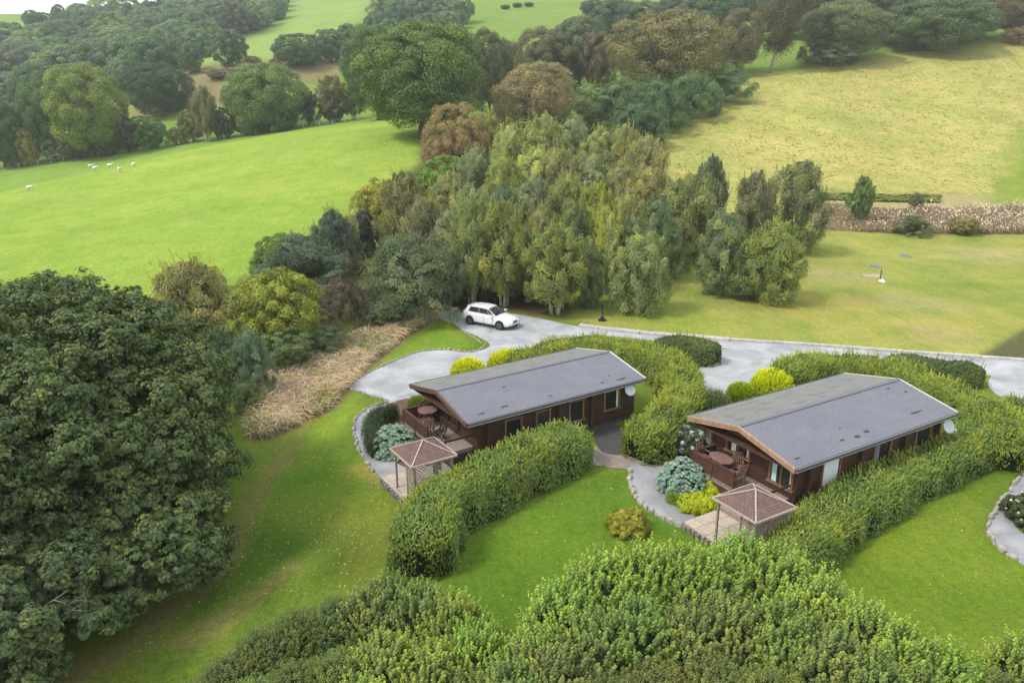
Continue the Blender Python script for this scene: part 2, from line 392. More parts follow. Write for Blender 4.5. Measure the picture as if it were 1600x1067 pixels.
ca.data.foreach_set('color', np.concatenate([cols, np.ones(GX.shape + (1,))], -1).astype(np.float32).ravel())
ra = me.attributes.new('rough', 'FLOAT', 'POINT'); ra.data.foreach_set('value', np.clip(km + 0.25 * kp + 0.2 * ku, 0, 1).astype(np.float32).ravel())
m, nt, b = mat('grassland', 0.95, 0.05)
A_ = nd(nt, 'ShaderNodeAttribute'); A_.attribute_name = 'soil'; Rg = nd(nt, 'ShaderNodeAttribute'); Rg.attribute_name = 'rough'
oc = coord(nt)
n1 = noise(nt, 3.2, 8, 0.75, oc, .4); n2 = noise(nt, 0.35, 5, 0.6, oc); n3 = noise(nt, 0.055, 4, 0.55, oc, .6); n4 = noise(nt, 14, 4, .7, oc)
r1 = ramp(nt, n1.outputs[0], [(0.28, (0.60, 0.66, 0.55)), (0.5, (1, 1, 1)), (0.74, (1.35, 1.28, 1.25))])
r2 = ramp(nt, n2.outputs[0], [(0.3, (0.78, 0.90, 0.7)), (0.5, (1, 1, 1)), (0.7, (1.2, 1.05, 1.25))])
r3 = ramp(nt, n3.outputs[0], [(0.3, (0.84, 0.94, 0.8)), (0.55, (1, 1, 1)), (0.72, (1.16, 1.06, 1.1))])
r4 = ramp(nt, n4.outputs[0], [(0.3, (0.72, 0.76, 0.7)), (0.7, (1.25, 1.22, 1.2))])
c = mul(nt, A_.outputs['Color'], r1.outputs[0], 0.75); c = mul(nt, c, r2.outputs[0], 0.8); c = mul(nt, c, r3.outputs[0]); c = mul(nt, c, r4.outputs[0], 0.8)
# tussocky streaks in the hay meadow
mp = nd(nt, 'ShaderNodeMapping'); nt.links.new(oc, mp.inputs[0]); mp.inputs['Scale'].default_value = (0.35, 0.8, 0.8); mp.inputs['Rotation'].default_value = (0, 0, 0.35)
n5 = noise(nt, 1.1, 9, 0.78, mp.outputs[0], 1.2)
r5 = ramp(nt, n5.outputs[0], [(0.30, (0.66, 0.84, 0.6)), (0.46, (0.92, 1.0, 0.85)), (0.6, (1.08, 1.02, 1.08)), (0.75, (1.22, 1.10, 1.35))])
c = mul(nt, c, r5.outputs[0], Rg.outputs['Fac'])
nt.links.new(c, b.inputs['Base Color'])
mp2 = nd(nt, 'ShaderNodeMapping'); nt.links.new(oc, mp2.inputs[0]); mp2.inputs['Scale'].default_value = (1.6, .35, 1); mp2.inputs['Rotation'].default_value = (0, 0, -.65)
n6 = noise(nt, 1.4, 6, .7, mp2.outputs[0], .6); r6 = ramp(nt, n6.outputs[0], [(0.3, (.80, .88, .8)), (0.5, (1, 1, 1)), (0.7, (1.18, 1.1, 1.15))]); c = mul(nt, c, r6.outputs[0], .8)
n7 = noise(nt, 7, 5, .75, oc); r7 = ramp(nt, n7.outputs[0], [(0.30, (.62, .70, .6)), (0.5, (1, 1, 1)), (0.66, (1.2, 1.16, 1.2)), (.76, (1.6, 1.5, 1.7))]); c = mul(nt, c, r7.outputs[0], .7)
nt.links.new(c, b.inputs['Base Color'])
bump(nt, b, n1.outputs[0], 0.8, 0.15)
me.materials.append(m)
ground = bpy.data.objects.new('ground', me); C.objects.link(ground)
structure(ground, 'green lawns, pasture and yellow hay meadow rising into the hills', 'ground')

# ------------------------------------------------------------------ road, gravel paths, paving
def tri_fill(name, poly, z, material, label, cat, thick=None, kind='structure', dense=0.0):
    """flat sheet of a polygon outline at height z"""
    import mathutils.geometry as mg
    P = [Vector((p[0], p[1], 0)) for p in poly]
    if thick is None:
        T = mg.tessellate_polygon([P]); V = [(p.x, p.y, z) for p in P]
        o = mesh_obj(name, V, [t if (P[t[1]] - P[t[0]]).cross(P[t[2]] - P[t[0]]).z > 0 else t[::-1] for t in T], material)
    return tag(o, label, cat, None, kind)
def smooth_poly(pts, it=2, closed=True):
    pts = [np.array(p, float) for p in pts]
    for _ in range(it):
        q = []; n = len(pts)
        for i in range(n if closed else n - 1):
            a, b = pts[i], pts[(i + 1) % n]; q += [a * .75 + b * .25, a * .25 + b * .75]
        if not closed: q = [pts[0]] + q + [pts[-1]]
        pts = q
    return pts
def gravel_mat(name, col, stain):
    m, nt, b = mat(name, 0.95, 0.1); oc = coord(nt)
    n1 = noise(nt, 22, 6, 0.8, oc); n2 = noise(nt, 0.5, 5, 0.6, oc, .5); n3 = noise(nt, 3, 4, .6, oc)
    r1 = ramp(nt, n1.outputs[0], [(0.3, (0.7, 0.7, 0.7)), (0.7, (1.25, 1.25, 1.25))])
    r2 = ramp(nt, n2.outputs[0], [(0.3, tuple(x * .72 for x in col)), (0.5, col), (0.68, tuple(min(1, x * 1.28) for x in col))])
    r3 = ramp(nt, n3.outputs[0], [(0.6, (1, 1, 1)), (0.75, stain)])
    nt.links.new(mul(nt, mul(nt, r2.outputs[0], r1.outputs[0]), r3.outputs[0], .6), b.inputs['Base Color']); bump(nt, b, n1.outputs[0], .5, .02)
    return m
M_ROAD = gravel_mat('pale_gravel', (0.35, 0.36, 0.37), (0.8, 0.78, 0.74))
M_PATH = gravel_mat('path_gravel', (0.29, 0.295, 0.305), (0.75, 0.73, 0.7))
road_px = [(560, 612), (541, 604), (566, 588), (600, 572), (636, 556), (664, 548), (700, 547), (728, 551), (752, 545), (752, 530), (722, 515), (706, 500), (680, 492), (690, 487), (730, 492), (800, 490), (850, 500), (905, 512), (1000, 522), (1140, 533), (1270, 541), (1400, 551), (1600, 566), (1800, 580), (1830, 700), (1700, 640), (1600, 640), (1550, 610), (1480, 585), (1280, 552), (1180, 560), (1240, 575), (1200, 600), (1100, 600), (1080, 560), (1000, 530), (900, 520), (850, 535), (820, 548), (880, 560), (800, 600), (700, 640), (640, 650), (640, 600), (620, 628), (600, 622)]
# main access road with the parking bay of the left lodge; hedges and lodges stand on or beside it
bay = [un(*p) for p in [(620, 632), (590, 620), (560, 612), (541, 604), (566, 588), (600, 572), (636, 556), (664, 548), (700, 547), (728, 551), (752, 548), (770, 540), (752, 528), (722, 515), (700, 502), (672, 494), (690, 486), (735, 490), (800, 489), (850, 499), (905, 511), (950, 518), (930, 524), (880, 528), (838, 540), (815, 552), (800, 575), (780, 610), (700, 640)]]
tri_fill('parking_bay', smooth_poly(bay, 2), 0.008, M_ROAD, 'pale grey gravel drive and parking bay in front of the left lodge', 'driveway')
rd = [un(*p) for p in [(930, 512), (1000, 521), (1140, 532.5), (1270, 541), (1400, 550.5), (1600, 565), (1900, 588), (2000, 640), (1900, 640), (1600, 600), (1560, 590), (1480, 572), (1290, 556), (1140, 546), (1000, 530), (920, 522)]]
tri_fill('road', rd, 0.012, M_ROAD, 'pale gravel access road running behind the lodges', 'road')
bay2 = [un(*p) for p in [(1100, 545), (1200, 548), (1300, 556), (1260, 566), (1220, 580), (1190, 610), (1150, 640), (1080, 640), (1085, 600), (1095, 575)]]
tri_fill('parking_bay', smooth_poly(bay2, 1), 0.016, M_ROAD, 'pale gravel parking bay between the two lodge gardens', 'driveway')
bay3 = [un(*p) for p in [(1555, 580), (1600, 585), (1800, 600), (1800, 690), (1640, 670), (1560, 620), (1540, 600)]]
tri_fill('parking_bay', smooth_poly(bay3, 1), 0.016, M_ROAD, 'pale gravel parking bay at the right edge behind the right hedge', 'driveway')
pA = [un(*p) for p in [(640, 612), (606, 628), (575, 637), (556, 652), (553, 675), (561, 705), (582, 735), (606, 752), (626, 768), (650, 760), (645, 735), (615, 715), (590, 690), (578, 668), (585, 650), (620, 634), (660, 620)]]
tri_fill('path', smooth_poly(pA, 2), 0.020, M_PATH, 'curving grey gravel path round the left blue green shrub', 'path')
pB = [un(*p) for p in [(925, 705), (960, 700), (1020, 690), (1060, 655), (1110, 640), (1120, 660), (1070, 700), (1045, 730), (1030, 760), (1050, 785), (1090, 805), (1080, 826), (1058, 820), (1020, 800), (994, 778), (985, 757), (987, 735), (960, 728), (920, 728)]]
tri_fill('path', smooth_poly(pB, 2), 0.020, M_PATH, 'curving grey gravel path between the two lodges beside the lawn', 'path')
pC = [un(*p) for p in [(1640, 700), (1600, 740), (1572, 775), (1552, 805), (1544, 830), (1556, 850), (1580, 868), (1610, 885), (1680, 900), (1660, 850), (1600, 838), (1580, 815), (1590, 790), (1660, 740)]]
tri_fill('path', smooth_poly(pC, 2), 0.020, M_PATH, 'grey gravel path curving in at the right edge of the photo', 'path')
M_SOIL = simple('garden_soil', (0.12, 0.085, 0.055), 0.95, 0.05, 0.4, 4, bmp=.5)
def bed(name, pts, z, label, m=M_SOIL): return tri_fill(name, smooth_poly([un(*p) for p in pts], 2), z, m, label, 'flower bed')
bed('flower_bed', [(640, 618), (590, 640), (572, 655), (580, 690), (610, 720), (650, 738), (720, 700), (690, 640)], 0.028, 'soil bed under the left blue green shrub')
bed('flower_bed', [(1110, 650), (1060, 700), (1030, 745), (1040, 780), (1080, 805), (1140, 790), (1160, 720)], 0.028, 'soil bed under the right blue green shrub')
bed('gravel_patch', [(925, 690), (990, 700), (1000, 712), (985, 735), (930, 728)], 0.026, 'bare stony ground between the hedges', simple('stony_soil', (0.26, 0.22, 0.18), .95, .05, .3, 9))
bed('paving', [(930, 668), (960, 660), (985, 680), (992, 700), (975, 712), (942, 710), (928, 692)], 0.034, 'dark paved corner at the end of the left lodge between the hedges', simple('dark_paving', (0.075, 0.072, 0.07), .9, .15, .3, 6))
# stone edging along the paths: many small stones, one course each
M_STONE = simple('edging_stone', (0.34, 0.32, 0.28), 0.9, 0.1, 0.35, 5, bmp=.3)
def stones(name, pts, label, size=0.2, gap=1.05, jit=0.04, smooth=True, zbase=0.0):
    P = [np.array(un(*p)) for p in pts]
    if smooth: P = smooth_poly(P, 2, False)
    mb = MB(); g = random.Random(hash(label) % 1000 if False else len(label) * 7)
    seg = 0; pos = 0.0
    for a, b in zip(P[:-1], P[1:]):
        L = np.linalg.norm(b - a); d = (b - a) / max(L, 1e-6); nrm = np.array([-d[1], d[0]])
        while pos < L:
            s = size * g.uniform(0.6, 1.4); c = a + d * pos + nrm * g.uniform(-jit, jit)
            w = s * g.uniform(.35, .6); h = s * g.uniform(.3, .6); ang = math.atan2(d[1], d[0]) + g.uniform(-.3, .3)
            V = []
            for zz, k in ((zbase - .02, 1.0), (zbase + h * .6, 1.0), (zbase + h, .65)):
                for t in range(6):
                    q = 2 * math.pi * t / 6; rx = s * .5 * k * g.uniform(.85, 1.1); ry = w * .5 * k * g.uniform(.85, 1.15)
                    X = rx * math.cos(q); Y = ry * math.sin(q)
                    V.append((c[0] + X * math.cos(ang) - Y * math.sin(ang), c[1] + X * math.sin(ang) + Y * math.cos(ang), zz))
            F = [(i, (i + 1) % 6, 6 + (i + 1) % 6, 6 + i) for i in range(6)] + [(6 + i, 6 + (i + 1) % 6, 12 + (i + 1) % 6, 12 + i) for i in range(6)] + [tuple(range(12, 18))]
            mb.add(V, F); pos += s * gap
        pos -= L
    o = mb.build(name, M_STONE); return tag(o, label, 'stone edging', 'stone edging of paths and drives', 'structure')
stones('stone_edging', [(541, 604), (566, 587), (600, 571), (636, 555), (664, 547), (700, 546), (728, 552), (750, 548), (760, 538)], 'pale stone edging along the left parking bay', .22)
stones('stone_edging', [(541, 606), (560, 613), (590, 621), (612, 628), (575, 637), (556, 652), (552, 675), (560, 705), (581, 736), (600, 752), (608, 762)], 'stone edging on the outer side of the left path', .24)
stones('stone_edging', [(752, 536), (722, 516), (704, 503)], 'stones at the rounded end of the grass beside the white car', .2)
stones('stone_edging', [(985, 738), (984, 758), (993, 779), (1019, 802), (1057, 822), (1076, 829)], 'stone kerb between the lawn and the middle path', .34, .92, .03)
stones('stone_edging', [(1600, 738), (1571, 775), (1550, 805), (1542, 830), (1554, 852), (1579, 871), (1612, 889)], 'stone kerb of the path at the right edge', .34, .92, .03)
# timber and concrete kerb on the far side of the road
M_KERB = simple('kerb_concrete', (0.42, 0.40, 0.37), 0.9, 0.15, 0.3, 3, bmp=.3)
kp_ = [un(*p) for p in [(905, 510), (1000, 521), (1140, 532), (1280, 541), (1400, 550), (1600, 564), (1900, 585)]]
mb = MB()
for a, b in zip(kp_[:-1], kp_[1:]):
    a, b = np.array(a), np.array(b); L = np.linalg.norm(b - a); n = max(1, int(L / 2.4)); d = (b - a) / L
    for k in range(n):
        p = a + d * (L * k / n + .02); q = a + d * (L * (k + 1) / n - .02); h = .16 + .03 * random.random()
        w = .55 if a[0] < 10 else .3
        mb.bar((*p, h / 2), (*q, h / 2), w, h)
tag(mb.build('kerb', M_KERB, bevel=.015), 'weathered pale concrete kerb along the far side of the road', 'kerb', None, 'structure')

# ------------------------------------------------------------------ lodges
def board_mat(name, col, pitch=0.15, axis='Z'):
    m, nt, b = mat(name, 0.65, 0.25); oc = coord(nt)
    w = nd(nt, 'ShaderNodeTexWave'); w.wave_type = 'BANDS'; w.bands_direction = axis; w.wave_profile = 'SAW'
    w.inputs['Scale'].default_value = 1 / pitch / 3.1416 * 0.5 * 1.0; nt.links.new(oc, w.inputs['Vector'])
    w.inputs['Scale'].default_value = 1.0 / (pitch * 3.18)
    mp = nd(nt, 'ShaderNodeMapping'); mp.inputs['Scale'].default_value = (1.2, 1.2, 9); nt.links.new(oc, mp.inputs[0])
    n = noise(nt, 2.2, 6, .65, mp.outputs[0])
    r = ramp(nt, n.outputs[0], [(0.3, tuple(x * .65 for x in col)), (0.55, col), (0.78, tuple(x * 1.6 for x in col))])
    g = ramp(nt, w.outputs[0], [(0.0, (0.35, 0.35, 0.35)), (0.12, (1, 1, 1)), (1.0, (1, 1, 1))])
    nt.links.new(mul(nt, r.outputs[0], g.outputs[0]), b.inputs['Base Color']); bump(nt, b, w.outputs[0], .7, .03)
    return m
M_WALL = board_mat('stained_boards', (0.082, 0.042, 0.032))
M_WALLD = simple('stained_timber', (0.085, 0.042, 0.03), .7, .2, .35, 4)
M_TRIM = simple('oiled_timber', (0.22, 0.115, 0.065), .6, .3, .35, 5)
M_TRIM2 = simple('pale_oiled_timber', (0.36, 0.225, 0.15), .6, .3, .3, 5)
M_TRIM3 = simple('dark_fascia', (0.13, 0.075, 0.055), .6, .3, .3, 5)
M_EDGE = simple('pale_drip_edge', (0.5, 0.47, 0.44), .6, .3, .15, 5)
M_GUT = simple('black_gutter', (0.03, 0.032, 0.036), .4, .5, .2, 5)
M_GUTG = simple('grey_fascia', (0.42, 0.41, 0.41), .5, .4, .1, 5)
M_CURT = simple('white_curtain', (0.72, 0.76, 0.74), .9, .1, .12, 9)
M_BLUE = simple('pale_blue_curtain', (0.5, 0.68, 0.68), .9, .1, .12, 9)
M_INT = simple('dim_interior', (0.06, 0.045, 0.04), .9, .1, .5, 1.2)
M_PLINTH = simple('plinth_block', (0.10, 0.095, 0.09), .9, .1, .3, 5)
m, nt, b = mat('window_glass', 0.06, 0.5); b.inputs['Base Color'].default_value = (0.018, 0.02, 0.024, 1); M_GLASS = m
def roof_mat(name, moss):
    m, nt, b = mat(name, 0.62, 0.35); oc = coord(nt)
    br = nd(nt, 'ShaderNodeTexBrick'); nt.links.new(oc, br.inputs['Vector']); br.inputs['Scale'].default_value = 1.0
    br.inputs['Brick Width'].default_value = .34; br.inputs['Row Height'].default_value = .16; br.inputs['Mortar Size'].default_value = .008
    br.inputs['Color1'].default_value = (.148, .152, .180, 1); br.inputs['Color2'].default_value = (.168, .171, .200, 1); br.inputs['Mortar'].default_value = (.112, .115, .138, 1)
    n1 = noise(nt, .45, 5, .6, oc, .3); n2 = noise(nt, 16, 5, .7, oc)
    r2 = ramp(nt, n2.outputs[0], [(0.3, (.86, .86, .86)), (0.7, (1.12, 1.12, 1.12))])
    c = mul(nt, br.outputs[0], r2.outputs[0])
    r1 = ramp(nt, n1.outputs[0], [(0.35, (.92, .93, .95)), (0.65, (1.09, 1.07, 1.05))]); c = mul(nt, c, r1.outputs[0])
    if moss:
        mp = nd(nt, 'ShaderNodeMapping'); mp.inputs['Scale'].default_value = (.55, 1.3, 1); nt.links.new(oc, mp.inputs[0])
        n3 = noise(nt, 1.0, 6, .62, mp.outputs[0], .4); r3 = ramp(nt, n3.outputs[0], [(0.38, (0, 0, 0)), (0.56, (1, 1, 1))])
        c = mul(nt, c, (0.175, 0.18, 0.13), mul(nt, r3.outputs[0], (.75, .75, .75)), 'MIX')
        n4 = noise(nt, 2.2, 4, .55, mp.outputs[0], .2); r4 = ramp(nt, n4.outputs[0], [(0.54, (0, 0, 0)), (0.60, (1, 1, 1))])
        c = mul(nt, c, (0.055, 0.055, 0.05), mul(nt, r4.outputs[0], (.55, .55, .55)), 'MIX')
        c = mul(nt, c, (0.26, 0.25, 0.23), .25, 'MIX')
    else:
        n4 = noise(nt, .9, 2, .4, oc, .1); r4 = ramp(nt, n4.outputs[0], [(0.735, (0, 0, 0)), (0.75, (1, 1, 1))])
        c = mul(nt, c, (0.05, 0.05, 0.055), mul(nt, r4.outputs[0], (.6, .6, .6)), 'MIX')
    nt.links.new(c, b.inputs['Base Color']); bump(nt, b, br.outputs['Fac'], -.35, .01)
    return m
M_ROOF = roof_mat('slate_grey_felt', False); M_ROOFM = roof_mat('mossy_grey_felt', True)
M_RIDGE = simple('ridge_felt', (.15, .152, .175), .7, .2, .15, 8)
M_STAIN = simple('damp_stain', (0.055, 0.056, 0.062), .8, .2, .3, 9)
LL, LW, ZE, ZR = 10.53, 5.88, 2.4, 3.03
def lodge(name, loc, th, label, lift, deck_z, wins, fins, gable, stains, dish, fascia, curtains):
    root = empty(name, (loc[0], loc[1], 0), th, label, 'lodge', 'timber holiday lodges')
    ze, zr = ZE + lift, ZR + lift; x0, x1, y0, y1 = .8, LL - .35, .5, LW - .9
    def roofz(y): return ze + (zr - ze) * (1 - abs(y - LW / 2) / (LW / 2))
    mb = MB(); t = .17
    pts = [(y0, .28), (y1, .28), (y1, roofz(y1) - t), (LW / 2, zr - t), (y0, roofz(y0) - t)]
    mb.prism(pts, x0, x1, 'x'); mb.build('wall', M_WALL, root)
    mb = MB(); mb.box(x0 + .06, x1 - .06, y0 + .06, y1 - .06, 0, .277); mb.build('plinth', M_PLINTH, root)
    # roof slopes, each a slab
    for nm, ya, yb, mt in (('roof_slope', 0, LW / 2, M_ROOF), ('roof_slope', LW / 2, LW, M_ROOFM)):
        L = math.hypot(LW / 2, zr - ze); a = math.atan2(zr - ze, LW / 2)
        o = None; mb = MB(); mb.box(0, LL, 0, L, -.07, 0)
        o = mb.build(nm, mt, root)
        if ya == 0: o.location = (0, 0, ze); o.rotation_euler = (a, 0, 0)
        else: o.location = (LL, LW, ze); o.rotation_euler = (a, 0, math.pi)
        if ya: o['label'] = 'moss stained back roof slope'
        else:
            for (sx, sy, sr, sl) in stains:
                s = MB(); g = random.Random(int(sx * 10)); n = 12
                V = [(sx + sr * sl * math.cos(6.283 * k / n) * g.uniform(.7, 1.15), sy + sr * math.sin(6.283 * k / n) * g.uniform(.6, 1.1), .004) for k in range(n)]
                s.add(V, [tuple(range(n))]); s.build('damp_patch', M_STAIN, o)
    mb = MB(); mb.bar((0, LW / 2, zr + .004), (LL, LW / 2, zr + .004), .2, .03); mb.build('ridge_cap', M_RIDGE, root)
    # bargeboards on the gables, fascia and gutter on the eaves
    for xx, s in ((0, -1), (LL, 1)):
        for (ya, za, yb, zb) in ((0, ze, LW / 2, zr), (LW, ze, LW / 2, zr)):
            mb = MB(); o1 = xx + s * .03
            mb.bar((o1, ya, za - .12), (o1, yb, zb - .12), .045, .2); mb.bar((o1 + s * .035, ya, za - .06), (o1 + s * .035, yb, zb - .06), .03, .09)
            mb.build('bargeboard', fascia, root)
            mb = MB(); mb.bar((o1 + s * .01, ya, za + .006), (o1 + s * .01, yb, zb + .006), .1, .022); mb.build('drip_edge', M_EDGE if s > 0 else fascia if fascia is M_TRIM3 else M_TRIM2, root)
    for yy, s in ((0, -1), (LW, 1)):
        mb = MB(); mb.box(.02, LL - .02, yy + s * .02 - .015, yy + s * .02 + .015, ze - .2, ze - .03); mb.build('fascia', M_GUTG, root)
        mb = MB(); mb.tube([(0.0, yy + s * .085, ze - .055), (LL, yy + s * .085, ze - .055)], .052, 8); mb.build('gutter', M_GUT, root)
    mb = MB(); mb.box(.06, x0 - .003, .05, LW - .05, ze - .24, ze - .21); mb.box(x0, x1, .05, y0 - .003, ze - .16, ze - .13); mb.build('soffit', M_WALLD, root)
    # windows of the front wall: x range, z range, curtain
    def window(kind, a, b_, za, zb, curtain=None, plane='front', mull=0):
        """plane front: along x at y0; plane gable: along y at x0"""
        def P(u, d, z): return (u, y0 - d, z) if plane == 'front' else (x0 - d, u, z)
        def bx(mb, u0, u1, d0, d1, za_, zb_):
            p, q = P(u0, d0, za_), P(u1, d1, zb_)
            mb.box(min(p[0], q[0]), max(p[0], q[0]), min(p[1], q[1]), max(p[1], q[1]), za_, zb_)
        mb = MB(); f = .09
        bx(mb, a - f, a, .003, .075, za, zb); bx(mb, b_, b_ + f, .003, .075, za, zb)
        bx(mb, a - f - .04, b_ + f + .04, .003, .09, zb, zb + f); bx(mb, a - f - .06, b_ + f + .06, .003, .13, za - .07, za)
        for k in range(mull):
            u = a + (b_ - a) * (k + 1) / (mull + 1); bx(mb, u - .03, u + .03, .02, .06, za, zb)
        fr = mb.build('window', M_TRIM if fascia is not M_TRIM3 or plane == 'front' else M_WALLD, root)
        mb = MB(); bx(mb, a, b_, .003, .012, za, zb); mb.build('pane', M_GLASS, fr)
        if curtain:
            for (c0, c1, mt) in curtain:
                mb = MB(); w = b_ - a; n = 10; uu = [a + w * (c0 + (c1 - c0) * k / n) for k in range(n + 1)]
                V = []
                for k, u in enumerate(uu):
                    d = .018 + .012 * (k % 2); V += [P(u, d, za + .02), P(u, d, zb - .02)]
                mb.add(V, [(2 * k, 2 * k + 2, 2 * k + 3, 2 * k + 1) for k in range(n)]); mb.build('curtain', mt, fr)
        return fr
    for wdef in wins: window(*wdef)
    for wdef in gable: window(*wdef[:6], plane='gable', mull=wdef[6])
    # stacked log ends where inner walls cross the front wall, and at the corners
    for fx in fins:
        mb = MB(); z = .3; top = roofz(y0 - .1) - .22
        while z < top: mb.box(fx - .055, fx + .055, y0 - .22, y0 - .003, z, min(z + .135, top)); z += .15
        mb.build('log_ends', M_WALLD, root)
    for (fx, fy, ax) in ((x0, y1, 0), (x1, y0 + .12, 1), (x1, y1 - .1, 1)):
        mb = MB(); z = .3; top = roofz(fy) - .26
        while z < top:
            if ax: mb.box(fx + .003, fx + .2, fy - .055, fy + .055, z, min(z + .135, top))
            else: mb.box(fx - .055, fx + .055, fy + .003, fy + .15, z, min(z + .135, top))
            z += .15
        mb.build('log_ends', M_WALLD, root)
    # veranda deck with boarded parapet along two sides
    mb = MB(); D0, E0, E1 = deck_z[1:]
    z = deck_z[0]
    y = E0
    while y < E1 - .02:
        mb.box(D0, x0 - .003, y, min(y + .135, E1), z - .04, z); y += .145
    mb.box(D0 + .03, x0 - .003, E0 + .03, E1 - .03, z - .2, z - .043)
    dk = mb.build('deck', M_DECK, root)
    mb = MB(); mb.box(D0 + .06, x0 - .01, E0 + .06, E1 - .06, 0, z - .203); mb.build('deck_skirt', M_WALLD, root)
    g0 = E0 + 1.75
    for nm, a, b_ in (('parapet', (D0 + .04, g0), (D0 + .04, E1)), ('parapet', (D0 + .04, E1 - .04), (x0, E1 - .04))):
        mb = MB(); p, q = a, b_
        mb.bar((*p, z + .33), (*q, z + .33), .05, .62); mb.bar((*p, z + .68), (*q, z + .68), .14, .05)
        n = max(2, int(math.dist(p, q) / .9)) 
        for k in range(n + 1):
            c_ = (p[0] + (q[0] - p[0]) * k / n, p[1] + (q[1] - p[1]) * k / n); mb.box(c_[0] - .045, c_[0] + .045, c_[1] - .045, c_[1] + .045, z - .1, z + .72)
        mb.build(nm, M_WALLD, root)
    mb = MB()
    for k in range(3): mb.box(D0 - .28 * (k + 1), D0 - .28 * k - .003, E0 + .1, g0 - .15, 0.3, z - .17 * (k + 1) + .02)
    mb.build('step', M_DECK, root)
    mb = MB(); mb.box(D0 + .02, x0, E0 - .045, E0 - .005, z + .55, z + .66); mb.box(D0 + .02, D0 + .1, E0 - .06, E0 + .02, z - .3, z + .66); mb.build('handrail', M_WALLD, root)
    # satellite dish on the front wall
    dx, dz = dish
    mb = MB(); n = 20; V = [(0, .07, 0)]
    for rr in (.12, .21, .29):
        for k in range(n): V.append((rr * math.cos(6.2832 * k / n), .07 * (1 - (rr / .29) ** 2), rr * 1.08 * math.sin(6.2832 * k / n)))
    F = [(0, 1 + k, 1 + (k + 1) % n) for k in range(n)]
    for r_ in range(2): F += [(1 + r_ * n + k, 1 + (r_ + 1) * n + k, 1 + (r_ + 1) * n + (k + 1) % n, 1 + r_ * n + (k + 1) % n) for k in range(n)]
    mb.add(V, F); d = mb.build('satellite_dish', simple('dish_grey_' + name, (.52, .55, .58), .4, .4, .06, 4), root, True)
    so = d.modifiers.new('thick', 'SOLIDIFY'); so.thickness = .012
    d.location = (dx, y0 - .52, dz); d.rotation_euler = (math.radians(-28), 0, math.radians(-14))
    mb = MB(); mb.tube([(0, .02, -.27), (0, -.22, -.32), (0, -.3, -.2)], .012, 6); mb.box(-.03, .03, -.34, -.28, -.22, -.13); mb.tube([(0, .07, 0), (0, .46, -.02), (0, .5, -.12)], .02, 6); mb.build('arm', M_EDGE, d)
    return root
M_DECK = simple('weathered_decking', (0.27, 0.215, 0.18), .85, .15, .3, 7, bmp=.2)
lodge('lodge', (-2.02, 31.59), .567, 'long brown timber lodge with dark fascia, the left one, nearest the white car', 0.0,
      (.72, -.75, .9, 5.3), [('w', 8.32, 9.2, .95, 1.92, [(.84, .98, M_CURT)]), ('w', 6.1, 6.85, .85, 1.86, None), ('w', 2.35, 3.15, .9, 1.78, None), ('w', 4.1, 4.8, .9, 1.8, None)],
      [1.3, 5.35, 7.35], [('w', 2.35, 3.25, 1.15, 1.9, None, 0), ('w', 3.7, 4.5, 1.15, 1.9, None, 0)], [(1.0, .45, .07, 3), (2.3, .55, .09, 2.6), (4.9, .5, .06, 2.2), (8.1, .5, .06, 2.4), (9.3, .42, .08, 4.5), (3.2, 2.05, .07, 1.6), (8.9, .9, .05, 2)],
      (9.55, 1.98), M_TRIM3, None)
lodge('lodge', (10.76, 26.31), .531, 'wide brown timber lodge with grey roof and pale bargeboards, the right one of the two', .41,
      (.95, -.55, .75, 4.95), [('w', 2.3, 3.3, 1.15, 2.26, [(.02, .98, M_CURT)]), ('w', 5.6, 6.6, 1.2, 2.24, [(.05, .35, simple('striped_cushion', (.2, .19, .26), .9, .1, .3, 5))]), ('w', 8.5, 9.45, 1.42, 2.2, None)],
      [1.35, 4.55, 7.45, 9.9], [('w', 2.95, 4.15, 1.75, 2.55, [(.02, .12, M_CURT), (.62, .84, M_CURT)], 1), ('w', .72, 1.75, 1.35, 2.3, [(.74, .97, M_BLUE), (.02, .1, M_CURT)], 1)],
      [(3.4, .6, .07, 2.4), (4.3, .52, .1, 2.0), (5.0, .62, .1, 1.8), (8.6, .75, .07, 7), (9.8, 2.1, .07, 2.0), (4.1, 1.25, .05, 1.6), (.6, .45, .06, 3), (9.2, 2.6, .07, 1.5)],
      (10.05, 2.25), M_TRIM2, None)

# ------------------------------------------------------------------ patios and gazebos
def Lp(loc, th, x, y): return (loc[0] + x * math.cos(th) - y * math.sin(th), loc[1] + x * math.sin(th) + y * math.cos(th))
LA, TA, LB, TB = (-2.02, 31.59), .567, (10.76, 26.31), .531
m, nt, b = mat('sandstone_paving', .9, .15); oc = coord(nt)
br = nd(nt, 'ShaderNodeTexBrick'); nt.links.new(oc, br.inputs['Vector']); br.inputs['Brick Width'].default_value = .9; br.inputs['Row Height'].default_value = .6; br.inputs['Mortar Size'].default_value = .012; br.inputs['Scale'].default_value = 1
br.inputs['Color1'].default_value = (.46, .39, .32, 1); br.inputs['Color2'].default_value = (.40, .345, .30, 1); br.inputs['Mortar'].default_value = (.14, .12, .09, 1)
n_ = noise(nt, 5, 5, .65, oc); nt.links.new(mul(nt, br.outputs[0], ramp(nt, n_.outputs[0], [(.3, (.8, .8, .8)), (.7, (1.15, 1.13, 1.1))]).outputs[0]), b.inputs['Base Color']); M_PAVE = m
M_DWALL = simple('drystone_edge', (0.2, 0.18, 0.15), .95, .1, .5, 6, bmp=.6)
M_GPOST = simple('weathered_post', (.30, .245, .20), .85, .1, .3, 6)
M_PALE = simple('pale_weathered_timber', (0.42, 0.345, 0.29), .8, .15, .25, 6)
m, nt, b = mat('red_brown_shingles', .85, .15); oc = coord(nt)
